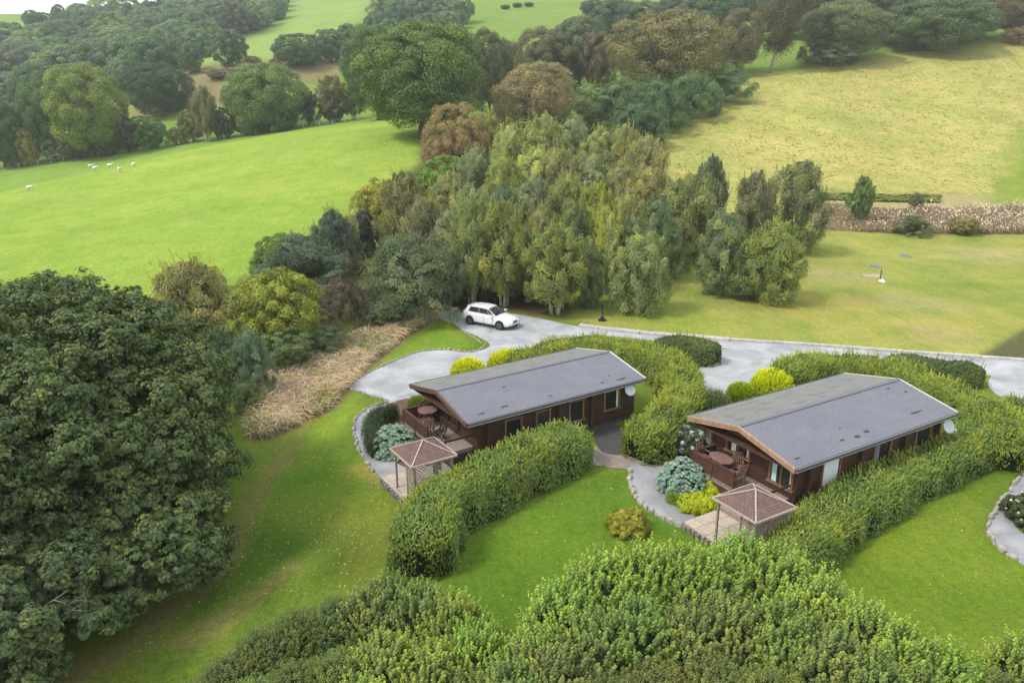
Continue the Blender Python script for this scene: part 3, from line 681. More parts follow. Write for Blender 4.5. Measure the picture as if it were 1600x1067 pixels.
br = nd(nt, 'ShaderNodeTexBrick'); nt.links.new(oc, br.inputs['Vector']); br.inputs['Brick Width'].default_value = .16; br.inputs['Row Height'].default_value = .11; br.inputs['Mortar Size'].default_value = .008; br.inputs['Scale'].default_value = 1
br.inputs['Color1'].default_value = (.19, .122, .108, 1); br.inputs['Color2'].default_value = (.15, .10, .09, 1); br.inputs['Mortar'].default_value = (.06, .04, .035, 1)
n_ = noise(nt, 2.2, 5, .7, oc); nt.links.new(mul(nt, br.outputs[0], ramp(nt, n_.outputs[0], [(.3, (.72, .75, .75)), (.55, (1, 1, 1)), (.75, (1.5, 1.45, 1.4))]).outputs[0]), b.inputs['Base Color']); M_SHIN = m
def patio(loc, th, x0, x1, y0, y1, label):
    mb = MB(); mb.box(x0, x1, y0, y1, .235, .3); o = mb.build('patio', M_PAVE, None); o.location = (*loc, 0); o.rotation_euler = (0, 0, th)
    structure(o, label, 'patio')
    mb = MB(); r = random.Random(3)
    for (a, b_) in (((x0, y0), (x0, y1)), ((x0, y1), (x1, y1)), ((x0, y0), (x1, y0))):
        L = math.dist(a, b_); n = int(L / .25)
        for zz in (0.0, .12):
            for k in range(n):
                t = (k + .5) / n; cx = a[0] + (b_[0] - a[0]) * t; cy_ = a[1] + (b_[1] - a[1]) * t; s = .1 * r.uniform(.85, 1.1)
                mb.box(cx - s, cx + s, cy_ - s, cy_ + s, zz, zz + .11)
    w = mb.build('stone_base', M_DWALL, o)
patio(LA, TA, -3.75, -.78, -2.2, 1.25, 'pale paved patio under the left gazebo')
patio(LB, TB, -3.25, -.58, -1.35, 2.4, 'pale paved patio under the right gazebo')
def gazebo(loc, th, cx, cy_, label, lat, h=.85):
    p = Lp(loc, th, cx, cy_); root = empty('gazebo', (*p, .3), th, label, 'gazebo', 'garden gazebos beside the lodges')
    Z0, Z1, R = 1.82, 2.36, 1.03
    for sx in (-1, 1):
        for sy in (-1, 1):
            mb = MB(); mb.box(sx * .88 - .036, sx * .88 + .036, sy * .88 - .036, sy * .88 + .036, 0, Z0 - .04); mb.build('post', M_GPOST, root)
    mb = MB()
    for s in (-1, 1):
        mb.bar((-.92, s * .88, Z0 - .06), (.92, s * .88, Z0 - .06), .05, .1); mb.bar((s * .88, -.83, Z0 - .06), (s * .88, .83, Z0 - .06), .05, .1)
    mb.build('beam', M_PALE, root)
    for k in range(4):
        mb = MB(); L = math.hypot(R, Z1 - Z0); a = math.atan2(Z1 - Z0, R)
        mb.add([(-R, 0, 0), (R, 0, 0), (0, L, 0), (-R, 0, -.05), (R, 0, -.05), (0, L, -.05)], [(0, 1, 2), (5, 4, 3), (0, 3, 4, 1), (1, 4, 5, 2), (2, 5, 3, 0)])
        o = mb.build('roof_slope', M_SHIN, root); rz = k * math.pi / 2
        q = Matrix.Rotation(rz, 3, 'Z') @ Vector((0, -R, Z0)); o.location = q; o.rotation_euler = (a, 0, rz)
        mb = MB(); A_ = Matrix.Rotation(rz, 3, 'Z') @ Vector((-R - .02, -R - .02, Z0 + .01)); mb.bar(A_, (0, 0, Z1 + .015), .05, .03); mb.build('ridge_strip', M_PALE, root)
        B_ = Matrix.Rotation(rz, 3, 'Z') @ Vector((R + .02, -R - .02, Z0 - .02)); mb = MB(); mb.bar(A_ - Vector((0, 0, .03)), B_, .04, .08); mb.build('fascia', M_PALE, root)
    # lattice panels
    for (ax, s, f0, f1) in lat:
        mb = MB(); w0, w1 = -.83 + 1.66 * f0, -.83 + 1.66 * f1
        def q(u, z, d=0): return (u, s * .88 + d, z) if ax == 'y' else (s * .88 + d, u, z)
        for d_, sl in ((-.012, 1), (.012, -1)):
            k = w0 - h * 2
            while k < w1 + h * 2:
                # slanted slat from (k,.08) with slope sl clipped to the panel
                z0_, z1_ = .08, 1.68; u0, u1 = k, k + sl * (z1_ - z0_)
                if sl < 0: pass
                t0, t1 = 0.0, 1.0
                for (e0, e1) in ((u0 - w0, u1 - w0), (w1 - u0, w1 - u1)):
                    if e0 < 0 and e1 < 0: t0, t1 = 1, 0; break
                    if e0 < 0: t0 = max(t0, e0 / (e0 - e1))
                    if e1 < 0: t1 = min(t1, e0 / (e0 - e1))
                if t1 - t0 > .02:
                    mb.bar(q(u0 + (u1 - u0) * t0, z0_ + (z1_ - z0_) * t0, d_), q(u0 + (u1 - u0) * t1, z0_ + (z1_ - z0_) * t1, d_), .022, .03)
                k += .15
        mb.bar(q(w0, .06), q(w1, .06), .05, .05); mb.bar(q(w0, 1.7), q(w1, 1.7), .05, .05); mb.bar(q(w0, .06), q(w0, 1.72), .05, .06); mb.bar(q(w1, .06), q(w1, 1.72), .05, .06)
        mb.build('trellis', M_GPOST, root)
    mb = MB(); mb.box(-.75, .75, -.8, -.4, .42, .46); mb.box(-.7, -.6, -.75, -.45, 0, .42); mb.box(.6, .7, -.75, -.45, 0, .42); mb.build('bench_seat', M_PALE, root)
    return root
gazebo(LA, TA, -2.66, -.95, 'small red brown roofed gazebo beside the left lodge and its blue green shrub', [('y', -1, 0, 1), ('x', -1, 0, .38), ('x', 1, .6, 1)])
gazebo(LB, TB, -2.3, -.15, 'small red brown roofed gazebo on the paved corner beside the right lodge', [('y', -1, 0, 1), ('x', -1, 0, .36), ('x', 1, .6, 1)])

# ------------------------------------------------------------------ garden furniture
M_TABLE = simple('tired_red_timber', (0.20, 0.115, 0.095), .8, .2, .3, 5)
def table(p, z, rz, label, r, ry, n):
    root = empty('garden_table', (*p, z), rz, label, 'table')
    mb = MB(); mb.disc((0, 0), r, .70, .74, n, ry); mb.build('table_top', M_TABLE, root)
    for s in (-1, 1):
        mb = MB(); mb.bar((s * r * .55, -ry * .5, 0), (s * r * .3, ry * .35, .7), .06, .05); mb.bar((s * r * .55, ry * .5, 0), (s * r * .3, -ry * .35, .697), .06, .05); mb.build('leg', M_TABLE, root)
def chair(p, z, rz, label, material=M_TABLE, fold=False):
    root = empty('garden_chair', (*p, z), rz, label, 'chair')
    mb = MB()
    for k in range(4): mb.box(-.22, .22, -.21 + k * .11, -.12 + k * .11, .42, .445)
    mb.build('seat', material, root)
    mb = MB(); mb.bar((-.2, .22, .42), (-.2, .34, .95), .04, .04); mb.bar((.2, .22, .42), (.2, .34, .95), .04, .04); mb.bar((-.22, .34, .93), (.22, .34, .93), .03, .09)
    for k in range(4): mb.bar((-.12 + k * .08, .235, .47), (-.12 + k * .08, .33, .9), .04, .02)
    mb.build('backrest', material, root)
    for s in (-1, 1):
        mb = MB(); mb.bar((s * .2, -.2, 0), (s * .2, .2, .42) if fold else (s * .2, -.2, .42), .04, .04); mb.build('leg', material, root)
        mb = MB(); mb.bar((s * .2, .3 if not fold else .22, 0), (s * .2, .2 if not fold else -.18, .42), .04, .04); mb.build('leg', material, root)
        mb = MB(); mb.bar((s * .24, -.2, .62), (s * .24, .28, .64), .05, .03); mb.bar((s * .24, -.18, .44), (s * .24, -.18, .62), .03, .03); mb.build('armrest', material, root)
table(un(669, 661, .72), .72, TA, 'round red brown table on the left lodge veranda', .52, .52, 8)
chair(un(688, 686, .72), .72, TA - 1.2, 'dark folding chair on the left lodge veranda beside the pale steps', simple('dark_metal', (.03, .025, .025), .5, .4, .2, 5), True)
chair(Lp(LA, TA, .25, 4.75), .72, TA + .2, 'red brown chair behind the round table on the left veranda')
chair(Lp(LA, TA, -.42, 3.2), .72, TA + 3.0, 'red brown chair in front of the round table on the left veranda')
tb = Lp(LB, TB, .0, 3.75)
table(tb, .95, TB + 1.5, 'long oval red brown table on the right lodge veranda', .62, .4, 18)
chair(Lp(LB, TB, .42, 3.25), .95, TB - .9, 'red brown chair standing by the lodge wall at the oval table')
chair(Lp(LB, TB, -.05, 2.75), .95, TB + 3.1, 'red brown chair at the near end of the oval table')
chair(Lp(LB, TB, -.1, 4.6), .95, TB + .1, 'red brown chair at the far end of the oval table')

# ------------------------------------------------------------------ the white car
def car(p, rz):
    root = empty('parked_car', (*p, .01), rz, 'white hatchback car parked on the gravel drive', 'car')
    m, nt, b = mat('white_paint', .22, .5); b.inputs['Base Color'].default_value = (.72, .73, .74, 1); b.inputs['Coat Weight'].default_value = .6
    WH = m
    m, nt, b = mat('car_glass', .06, .5); b.inputs['Base Color'].default_value = (.02, .022, .026, 1); GL = m
    TY = simple('tyre_rubber', (.02, .02, .021), .8, .2, .2, 8); RIM = simple('grey_alloy', (.13, .13, .14), .35, .5, .15, 5, .6)
    BK = simple('black_trim', (.015, .015, .017), .45, .4, .2, 5); RED = simple('tail_lamp_red', (.35, .02, .02), .25, .5, .1, 4)
    LT = simple('headlight_lens', (.5, .53, .56), .1, .6, .1, 6)
    # stations: x, half width, z bottom, z belt(side), z deck(centre)
    st = [(-2.16, .62, .42, .80, .88), (-2.10, .76, .30, .92, .97), (-1.95, .84, .25, .95, 1.0), (-1.6, .885, .22, .95, 1.0), (-1.0, .90, .20, .93, .98), (-.4, .90, .20, .91, .97),
          (.3, .90, .20, .89, .97), (.85, .895, .20, .87, .98), (1.2, .885, .20, .82, .93), (1.6, .865, .20, .76, .86), (1.9, .81, .20, .68, .78), (2.08, .70, .24, .60, .68), (2.16, .52, .32, .52, .56)]
    V = []; F = []; n = 11
    for (x, w, zb, zs, zd) in st:
        half = [(0, zd), (w * .55, zd - .008), (w * .86, zs + .03), (w * .96, zs - .03), (w, (zs + zb) * .55), (w * .985, zb + .12), (w * .9, zb)]
        ring = half + [(-y, z) for (y, z) in half[::-1][:-1]]
        V += [(x, y, z) for (y, z) in ring]
    n = 13
    for i in range(len(st) - 1):
        for k in range(n):
            F.append((i * n + k, i * n + (k + 1) % n, (i + 1) * n + (k + 1) % n, (i + 1) * n + k))
    F.append(tuple(range(n))); F.append(tuple(range((len(st) - 1) * n + n - 1, (len(st) - 1) * n - 1, -1)))
    body = mesh_obj('body', V, F, WH, root, True); s = body.modifiers.new('s', 'SUBSURF'); s.levels = s.render_levels = 2
    # cabin
    belt = [(-2.0, .72), (-1.5, .78), (-.6, .80), (.3, .80), (.92, .76)]; roof = [(-1.72, .52), (-1.35, .58), (-.6, .60), (-.05, .585), (.12, .55)]
    zb = [.95, .96, .95, .93, .93]; zr_ = [1.34, 1.41, 1.43, 1.41, 1.38]
    V = []; F = []
    for i in range(5):
        V += [(belt[i][0], -belt[i][1], zb[i]), (roof[i][0], -roof[i][1], zr_[i]), (roof[i][0], -roof[i][1] * .5, zr_[i] + .035), (roof[i][0], 0, zr_[i] + .045), (roof[i][0], roof[i][1] * .5, zr_[i] + .035), (roof[i][0], roof[i][1], zr_[i]), (belt[i][0], belt[i][1], zb[i])]
    for i in range(4):
        for k in range(6): F.append((i * 7 + k, i * 7 + k + 1, (i + 1) * 7 + k + 1, (i + 1) * 7 + k))
    F.append(tuple(range(6, -1, -1))); F.append(tuple(range(28, 35)))
    mesh_obj('roof', V, [f[::-1] for f in F], WH, root, False)
    def panel(name, pts, m_, off):
        mb = MB(); P = [Vector(q) for q in pts]; nn = (P[1] - P[0]).cross(P[2] - P[0]).normalized()
        if nn.dot(Vector(off)) < 0: nn = -nn
        P2 = [q + nn * .012 for q in P]; P1 = [q - nn * .03 for q in P]; k = len(P)
        mb.add(P1 + P2, [tuple(range(k)), tuple(range(2 * k - 1, k - 1, -1))] + [(i, k + i, k + (i + 1) % k, (i + 1) % k) for i in range(k)]); return mb.build(name, m_, root)
    def lerp(a, b_, t): return tuple(a[i] + (b_[i] - a[i]) * t for i in range(3))
    for sgn in (-1, 1):
        def bl(i, t=0.0):
            j = min(i + 1, 4); x = belt[i][0] + (belt[j][0] - belt[i][0]) * t; y = belt[i][1] + (belt[j][1] - belt[i][1]) * t; z = zb[i] + (zb[j] - zb[i]) * t; return (x, sgn * y, z)
        def rf(i, t=0.0):
            j = min(i + 1, 4); x = roof[i][0] + (roof[j][0] - roof[i][0]) * t; y = roof[i][1] + (roof[j][1] - roof[i][1]) * t; z = zr_[i] + (zr_[j] - zr_[i]) * t; return (x, sgn * y, z)
        for (i0, t0, i1, t1) in ((1, -.1, 2, -.02), (2, .03, 3, .15), (3, .2, 4, -.08)):
            def side(i, t, v): 
                if t < 0: i, t = i - 1, 1 + t
                return lerp(bl(i, t), rf(i, t), v)
            a = side(i0, t0, .12); b_ = side(i1, t1, .12); c_ = side(i1, t1, .86); d_ = side(i0, t0, .86)
            panel('side_window', [a, b_, c_, d_], GL, (0, sgn, .3))
    panel('windscreen', [(.9, -.70, .955), (.9, .70, .955), (.17, .53, 1.36), (.17, -.53, 1.36)], GL, (1, 0, 1))
    panel('rear_window', [(-1.99, -.6, 1.02), (-1.99, .6, 1.02), (-1.79, .47, 1.29), (-1.79, -.47, 1.29)], GL, (-1, 0, .5))
    for (x, y) in ((-1.33, -1), (1.34, -1), (-1.33, 1), (1.34, 1)):
        w = empty('wheel', (x, y * .80, .33)); w.parent = root
        mb = MB(); mb.tube([(0, -.11, 0), (0, -.105, 0), (0, .105, 0), (0, .11, 0)], [.29, .33, .33, .29], 24); mb.build('tyre', TY, w, False)
        mb = MB(); s_ = y
        for k in range(10):
            a = 6.2832 * k / 10; mb.bar((0, s_ * .108, 0), (.21 * math.cos(a), s_ * .118, .21 * math.sin(a)), .035, .03, (0, 1, 0))
        mb.tube([(0, s_ * .08, 0), (0, s_ * .112, 0)], [.235, .235], 20)
        mb.build('rim', RIM, w)
        mb = MB(); mb.tube([(x, y * .70, .35), (x, y * .905, .35)], [.375, .375], 24); mb.build('wheel_arch', BK, root)
    for s_ in (-1, 1):
        mb = MB(); mb.prism([(1.82, .60), (2.02, .57), (2.12, .57), (2.08, .65), (1.86, .70)], s_ * .46 - .2, s_ * .46 + .2, 'y'); o = mb.build('headlight', LT, root, bevel=.02)
        o.rotation_euler = (0, 0, -s_ * .22); o.location = (-.07, s_ * .0, 0)
        mb = MB(); mb.box(-2.17, -1.98, s_ * .62 - .16, s_ * .62 + .16, .78, .90); o = mb.build('tail_light', RED, root, bevel=.02)
        mb = MB(); mb.box(.55, .72, s_ * .98 - .1, s_ * .98 + .1, .95, 1.07); mb.box(.6, .68, s_ * .85 - .06, s_ * .9 + .02, .94, .97); mb.build('mirror', WH, root, bevel=.03)
        mb = MB(); mb.prism([(2.135, .50), (2.185, .50), (2.175, .63), (2.11, .65)], s_ * .135 - .105, s_ * .135 + .105, 'y'); mb.build('grille', BK, root, bevel=.015)
        mb = MB(); mb.box(1.9, 2.1, s_ * .55 - .12, s_ * .55 + .12, .28, .40); o = mb.build('bumper_intake', BK, root, bevel=.02)
        mb = MB(); mb.box(-.9, 1.0, s_ * .893 - .012, s_ * .893 + .015, .17, .24); mb.build('sill_trim', BK, root)
        for xx in (-.35, .45):
            mb = MB(); mb.box(xx - .09, xx + .09, s_ * .895 - .01, s_ * .895 + .03, .80, .825); mb.build('door_handle', WH, root)
            mb = MB(); mb.box(xx + .3, xx + .31, s_ * .90 - .01, s_ * .90 + .004, .3, .88); mb.build('door_seam', BK, root)
    mb = MB(); mb.box(2.12, 2.19, -.38, .38, .22, .34); mb.build('lower_grille', BK, root, bevel=.02)
    mb = MB(); mb.box(2.185, 2.2, -.26, .26, .37, .48); mb.build('number_plate', simple('plate_white', (.6, .6, .58), .5, .3, .05, 3), root)
    mb = MB(); mb.prism([(-1.86, 1.335), (-1.66, 1.375), (-1.66, 1.35), (-1.84, 1.31)], -.5, .5, 'y'); mb.build('spoiler', WH, root, bevel=.01)
pc_ = [un(735.6, 507), un(780.6, 515.6)]
cc = np.array([(pc_[0][0] + pc_[1][0]) / 2, (pc_[0][1] + pc_[1][1]) / 2]); ca_ = math.atan2(pc_[1][1] - pc_[0][1], pc_[1][0] - pc_[0][0])
cc = cc + .8 * np.array([-math.sin(ca_), math.cos(ca_)])
car(cc, ca_)

# ------------------------------------------------------------------ small things on the lawns
M_BLK = simple('black_metal', (.02, .02, .022), .5, .4, .2, 5)
p = un(941, 501); lp = empty('post', (*p, 0), 0, 'short black post on a dark square foot at the end of the kerb', 'post')
mb = MB(); mb.box(-.3, .3, -.22, .22, .0, .1); mb.box(-.13, .13, -.13, .13, .1, .3); mb.build('foot', M_BLK, lp, bevel=.02)
mb = MB(); mb.tube([(0, 0, .3), (0, 0, 1.25)], .05, 8); mb.box(-.08, .08, -.08, .08, 1.2, 1.32); mb.build('pole', M_BLK, lp)
def cover(px, py, r, label, m_, mound=True, sq=False):
    q = at(px, py); root = empty('manhole_cover', q, 0, label, 'manhole cover')
    mb = MB()
    if sq: mb.box(-r, r, -r * .8, r * .8, -.05, .07)
    else: mb.disc((0, 0), r, -.05, .10, 20)
    mb.build('rim', simple('cover_rim_%d' % px, (.3, .28, .26) if not sq else (.40, .33, .26), .9, .1, .3, 5), root)
    mb = MB()
    if sq: mb.box(-r * .85, r * .85, -r * .65, r * .65, .072, .09)
    else: mb.disc((0, 0), r * .82, .102, .13, 20)
    mb.build('lid', m_, root)
M_LID = simple('grey_lid', (.16, .165, .2), .7, .3, .2, 6)
cover(1367, 417, .62, 'round grey manhole cover left of the other one on the yellow lawn', M_LID)
cover(1415, 401, .62, 'round grey manhole cover farther up the yellow lawn', M_LID)
cover(1363, 432, .8, 'pale square concrete cover set in the yellow lawn', simple('pale_lid', (.38, .31, .24), .9, .1, .2, 4), sq=True)
cover(985, 838, .22, 'small dark drain cover in the lawn under the yellow green shrub', M_BLK)
q = at(1375, 440); vp = empty('vent_pipe', q, 0, 'thin vent pipe with a white bag at its foot on the yellow lawn', 'vent pipe')
mb = MB(); mb.tube([(0, 0, 0), (0, 0, 1.1)], .045, 6); mb.build('pipe', M_BLK, vp)
mb = MB(); mb.tube([(.1, -.1, 0), (.12, -.1, .1), (.1, -.1, .24)], [.32, .3, .12], 9); mb.build('base', simple('white_cap', (.75, .75, .72), .7, .2, .1, 5), vp)
q = un(298, 791); mb = MB(); mb.prism([(-.05, 0), (.05, 0), (.09, .12), (.0, .16), (-.08, .1)], -.15, .15, 'x')
o = mb.build('plastic_sled', simple('blue_plastic', (.22, .42, .58), .4, .4, .15, 6), None, bevel=.01); o.location = (q[0], q[1], 0); o.rotation_euler = (0, .12, .7); tag(o, 'pale blue strip of plastic lying under the big oak', 'plastic piece')

# ------------------------------------------------------------------ vegetation: prototypes
def clump_leaves(L, c, r, out, n, ln, wd, elong=(1, 1, 1), up=0.35, flat=0.45, tint=None, droop=.1):
    g = L.g
    d = unit(rnd_dir(n, g) + out[None] * 0.75 + np.array([0, 0, up])[None])
    p = c[None] + d * r * g.uniform(.62, 1.06, (n, 1)) * np.array(elong)[None]
    L.add(p, d + rnd_dir(n, g) * flat, ln * g.uniform(.6, 1.35, n), wd * g.uniform(.6, 1.3, n), None, tint, droop)
def trunk_mesh(name, H, r0, tips, g, multi=1, base_r=0.0, top=.6, limb_r=.35):
    mb = MB()
    for k in range(multi):
        a = 6.28 * k / multi + g.uniform(0, 1); b0 = np.array([math.cos(a), math.sin(a), 0]) * base_r
        lean = np.array([math.cos(a), math.sin(a), 0]) * (H * (.12 if multi > 1 else .02)) + g.normal(size=3) * [H * .02, H * .02, 0]
        pts = [b0 + lean * t ** 1.2 + np.array([0, 0, H * top * t]) + g.normal(size=3) * [r0 * .25, r0 * .25, 0] * (t > 0) for t in (0, .08, .3, .6, 1)]
        mb.tube(pts, [r0 * 1.35, r0, r0 * .85, r0 * .65, r0 * .3], 7)
    for t in tips:
        z0 = min(H * g.uniform(.25, .5), t[2] * .8); s = np.array([0, 0, z0]) + g.normal(size=3) * [r0 * .2, r0 * .2, 0]
        mid = s * .45 + t * .55 + np.array([0, 0, -.03 * H]); mb.tube([s, mid, t], [r0 * limb_r, r0 * limb_r * .6, r0 * .08], 5)
    return mb
def proto(kind, seed, H, R, nleaf, ln, wd, single=False, z0=.15, nclump=None, near=False):
    """a crown (leaves) and a trunk, as two meshes; kind sets how the crown grows"""
    L = Leaves(seed); g = L.g; tips = []
    cz = H * (z0 + (1 - z0) / 2); hz = H * (1 - z0) / 2
    if kind in ('oak', 'thorn', 'brown'):
        nc = nclump or 75; per = nleaf // nc
        lob = [(rnd_dir(1, g)[0], g.uniform(.06, .2)) for _ in range(9)]
        for i in range(nc):
            z = 1 - 2 * (i + .5) / nc * (.93 if kind != 'thorn' else .96); a = i * 2.39996 + g.uniform(-.3, .3); s = math.sqrt(max(0, 1 - z * z))
            d = np.array([s * math.cos(a), s * math.sin(a), z]); k = .80 + sum(w * max(0, d @ q) ** 3 for q, w in lob) - g.uniform(0, .2)
            if z < -.1: k *= .92
            prof = np.array([R * k, R * k, hz * k * (1.0 if z > 0 else 1.13)])
            c = np.array([0, 0, cz]) + d * prof; r = R * g.uniform(.17, .30) * (1.15 if kind == 'oak' else .95)
            clump_leaves(L, c, r, d, per, ln, wd, (1, 1, .72 if kind != 'brown' else .85), tint=np.clip(g.normal(.42 + .12 * g.normal(), .22, per), 0, 1), droop=.1)
            if i % 5 == 0: tips.append(c * [.8, .8, .96])
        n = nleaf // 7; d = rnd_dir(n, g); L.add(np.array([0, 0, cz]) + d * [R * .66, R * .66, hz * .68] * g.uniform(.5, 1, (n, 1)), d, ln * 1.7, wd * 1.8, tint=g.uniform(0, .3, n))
    elif kind in ('birch', 'willow', 'sapling'):
        BASES = []
        npl = nclump or {'birch': 84, 'willow': 80, 'sapling': 22}[kind]; per = nleaf // npl
        for i in range(npl):
            t = (i + .5) / npl; a = i * 2.39996 + g.uniform(-.5, .5)
            if kind == 'birch': zz = z0 + (1 - z0) * (.04 + .80 * t); rad = R * .88 * math.sqrt(max(.015, 1 - t ** 2.8)) * (.55 + .45 * min(1, t / .28))
            elif kind == 'willow': zz = z0 + (1 - z0) * (.05 + .74 * t); rad = R * .85 * math.sqrt(max(0.02, 1 - (t * 1.02) ** 2.4))
            else: zz = z0 + (1 - z0) * (.1 + .7 * t); rad = R * .6 * (1 - t * .8)
            rad *= g.uniform(.62, 1.1) if i % 4 else g.uniform(.15, .6)
            base = np.array([rad * math.cos(a), rad * math.sin(a), zz * H])
            out = np.array([math.cos(a), math.sin(a), 0]); ax = out * (g.uniform(.1, .6) * (1.3 - t)) + np.array([0, 0, .9]) + g.normal(size=3) * .42; ax /= np.linalg.norm(ax)
            PL = H * g.uniform(.08, .17) * (1.0 if kind != 'willow' else .75) * (1.2 - .25 * t); pr = R * g.uniform(.12, .25)
            u = g.random(per) ** .8; rr = pr * (1 - u ** 1.5 * .75) * np.sqrt(g.random(per)) * 1.2 * np.where(g.random(per) < .12, 1.6, 1.0)
            q = unit(np.cross(rnd_dir(per, g), ax[None])); p = base[None] + ax[None] * (PL * (u - .3))[:, None] + q * rr[:, None]
            nrm = q + .55 * out[None] + np.array([0, 0, .45])[None] + rnd_dir(per, g) * .55
            L.add(p, nrm, ln * g.uniform(.6, 1.4, per), wd * g.uniform(.6, 1.3, per), ax[None] + rnd_dir(per, g) * .8, np.clip(g.normal(.42 + .2 * g.normal(), .18, per), 0, 1), .05)
            BASES.append(base + ax * PL * .3)
            if i % 5 == 0: tips.append(base + ax * PL * .4)
        m = 130 if kind != 'sapling' else 60; k = 12; ii = g.integers(0, len(BASES), m); b0 = np.array(BASES)[ii]; o2 = b0 * [1, 1, 0]; o2 = unit(o2 + 1e-4)
        wx = unit(o2 * g.uniform(0, .7, (m, 1)) + [[0, 0, 1.0]] + rnd_dir(m, g) * .3); wl_ = H * g.uniform(.04, .10, m); tt = np.tile(np.linspace(.1, 1, k), m); jj = np.repeat(np.arange(m), k)
        b0 = b0 + wx * (wl_ * .5)[:, None] + rnd_dir(m, g) * R * .08; pq = unit(np.cross(rnd_dir(m * k, g), wx[jj])); ts = g.uniform(.3, .85, m)
        L.add(b0[jj] + wx[jj] * (wl_[jj] * tt)[:, None] + pq * (R * .022 * (1.2 - tt))[:, None], pq + [[0, 0, .5]], ln * .95, wd * .9, wx[jj] + pq * .8, np.clip(ts[jj] + .15 * tt, 0, 1))
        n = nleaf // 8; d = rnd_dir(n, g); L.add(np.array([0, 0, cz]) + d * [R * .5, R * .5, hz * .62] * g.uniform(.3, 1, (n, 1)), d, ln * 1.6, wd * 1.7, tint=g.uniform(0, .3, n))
    crown_me = None
    r0 = max(.05, H * .03) * (1.0 if kind in ('oak', 'brown') else .6)
    multi = 1 if kind in ('oak', 'brown', 'sapling') else 3
    tm = trunk_mesh('trunk', H, r0, tips, g, multi, 0 if multi == 1 else r0 * 2.2, .62)
    return L, tm
PROTOS = {}
def get_proto(key, variant, *a, **k):
    L, tm = proto(*a, **k)
    if k.get('single'):
        o = L.build('tree', M_LEAF, None, (tm.V, tm.F), M_BARK); me_ = o.data; bpy.data.objects.remove(o); PROTOS.setdefault(key, []).append((me_, None, a[2], a[3]))
    else:
        o = L.build('crown', M_LEAF); me_ = o.data; bpy.data.objects.remove(o)
        t = tm.build('trunk', M_BIRCH if a[0] in ('birch', 'sapling') else M_BARK, None, True); tm_ = t.data; bpy.data.objects.remove(t)
        PROTOS.setdefault(key, []).append((me_, tm_, a[2], a[3]))
for v in range(3):
    get_proto('oak', v, 'oak', 100 + v, 14, 7, 46000, .30, .21, z0=.04, nclump=105)
    get_proto('brown', v, 'brown', 110 + v, 11, 5.5, 26000, .24, .15, z0=.08, nclump=110)
    get_proto('birch', v, 'birch', 120 + v, 9, 3.3, 42000, .16, .085, z0=.12)
    get_proto('bushy', v, 'birch', 170 + v, 8.5, 3.4, 40000, .16, .085, z0=.0)
    get_proto('willow', v, 'willow', 130 + v, 7, 4, 36000, .17, .07, z0=.03)
    get_proto('thorn', v, 'thorn', 140 + v, 5, 3, 22000, .17, .10, z0=.02, nclump=90)
    get_proto('far', v, 'oak', 150 + v, 13, 7, 11000, .50, .38, z0=.0, nclump=64, single=True)
get_proto('far', 3, 'thorn', 153, 11, 6, 8000, .5, .36, z0=.02, nclump=55, single=True)
for v in range(2): get_proto('sapling', v, 'sapling', 160 + v, 5, 1.4, 5000, .13, .06, z0=.1)
_cnt = {}
COLS = {}
LG = 2.3
def jit(col, s=.10):
    k = LG * random.uniform(1 - s, 1 + s); return tuple(max(.005, c * k * random.uniform(1 - s * .6, 1 + s * .6)) for c in col)
def plant(name, key, pos, h, w, col, label, cat='tree', group=None, rot=None, tilt=0.0):
    v = _cnt.get(key, 0); _cnt[key] = v + 1
    me_, tm_, H, R = PROTOS[key][v % len(PROTOS[key])]
    sx = w / (2 * R * .98); sz = h / (H * .97)
    rot = random.uniform(0, 6.28) if rot is None else rot
    if tm_ is None:
        o = bpy.data.objects.new(name, me_); C.objects.link(o); cr = o; tag(o, label, cat, group)
    else:
        o = empty(name, pos, 0, label, cat, group); cr = bpy.data.objects.new('crown', me_); link(cr, o); t = bpy.data.objects.new('trunk', tm_); link(t, o)
    o.location = (pos[0], pos[1], pos[2] - .05); o.rotation_euler = (0, tilt, rot) if not tilt else (0, tilt, 0); o.scale = (sx, sx, sz)
    cr.color = (*col, 1)
    return o
def tree(name, key, cx, top, base, wpx, col, label, group=None, cat='tree'):
    p = at(cx, base)
    if p is None: return
    h = top_height(p, top); w = wpx * depth(p) / FPX
    return plant(name, key, p, h, w, jit(col, .05), label, cat, group)
OAK = (.050, .082, .024); OAKL = (.085, .125, .032); DARK = (.030, .052, .022); YEL = (.125, .150, .028); GREY = (.108, .125, .068); OLIVE = (.138, .140, .054)
BIR = (.150, .168, .062); BRN = (.135, .118, .055); ORG = (.20, .115, .036); PUR = (.075, .065, .045); SPR = (.075, .125, .075); BLU = (.060, .100, .078)
HG = 'trees along the field fence'; MG = 'trees at the top of the hay meadow'; CG = 'trees of the copse'
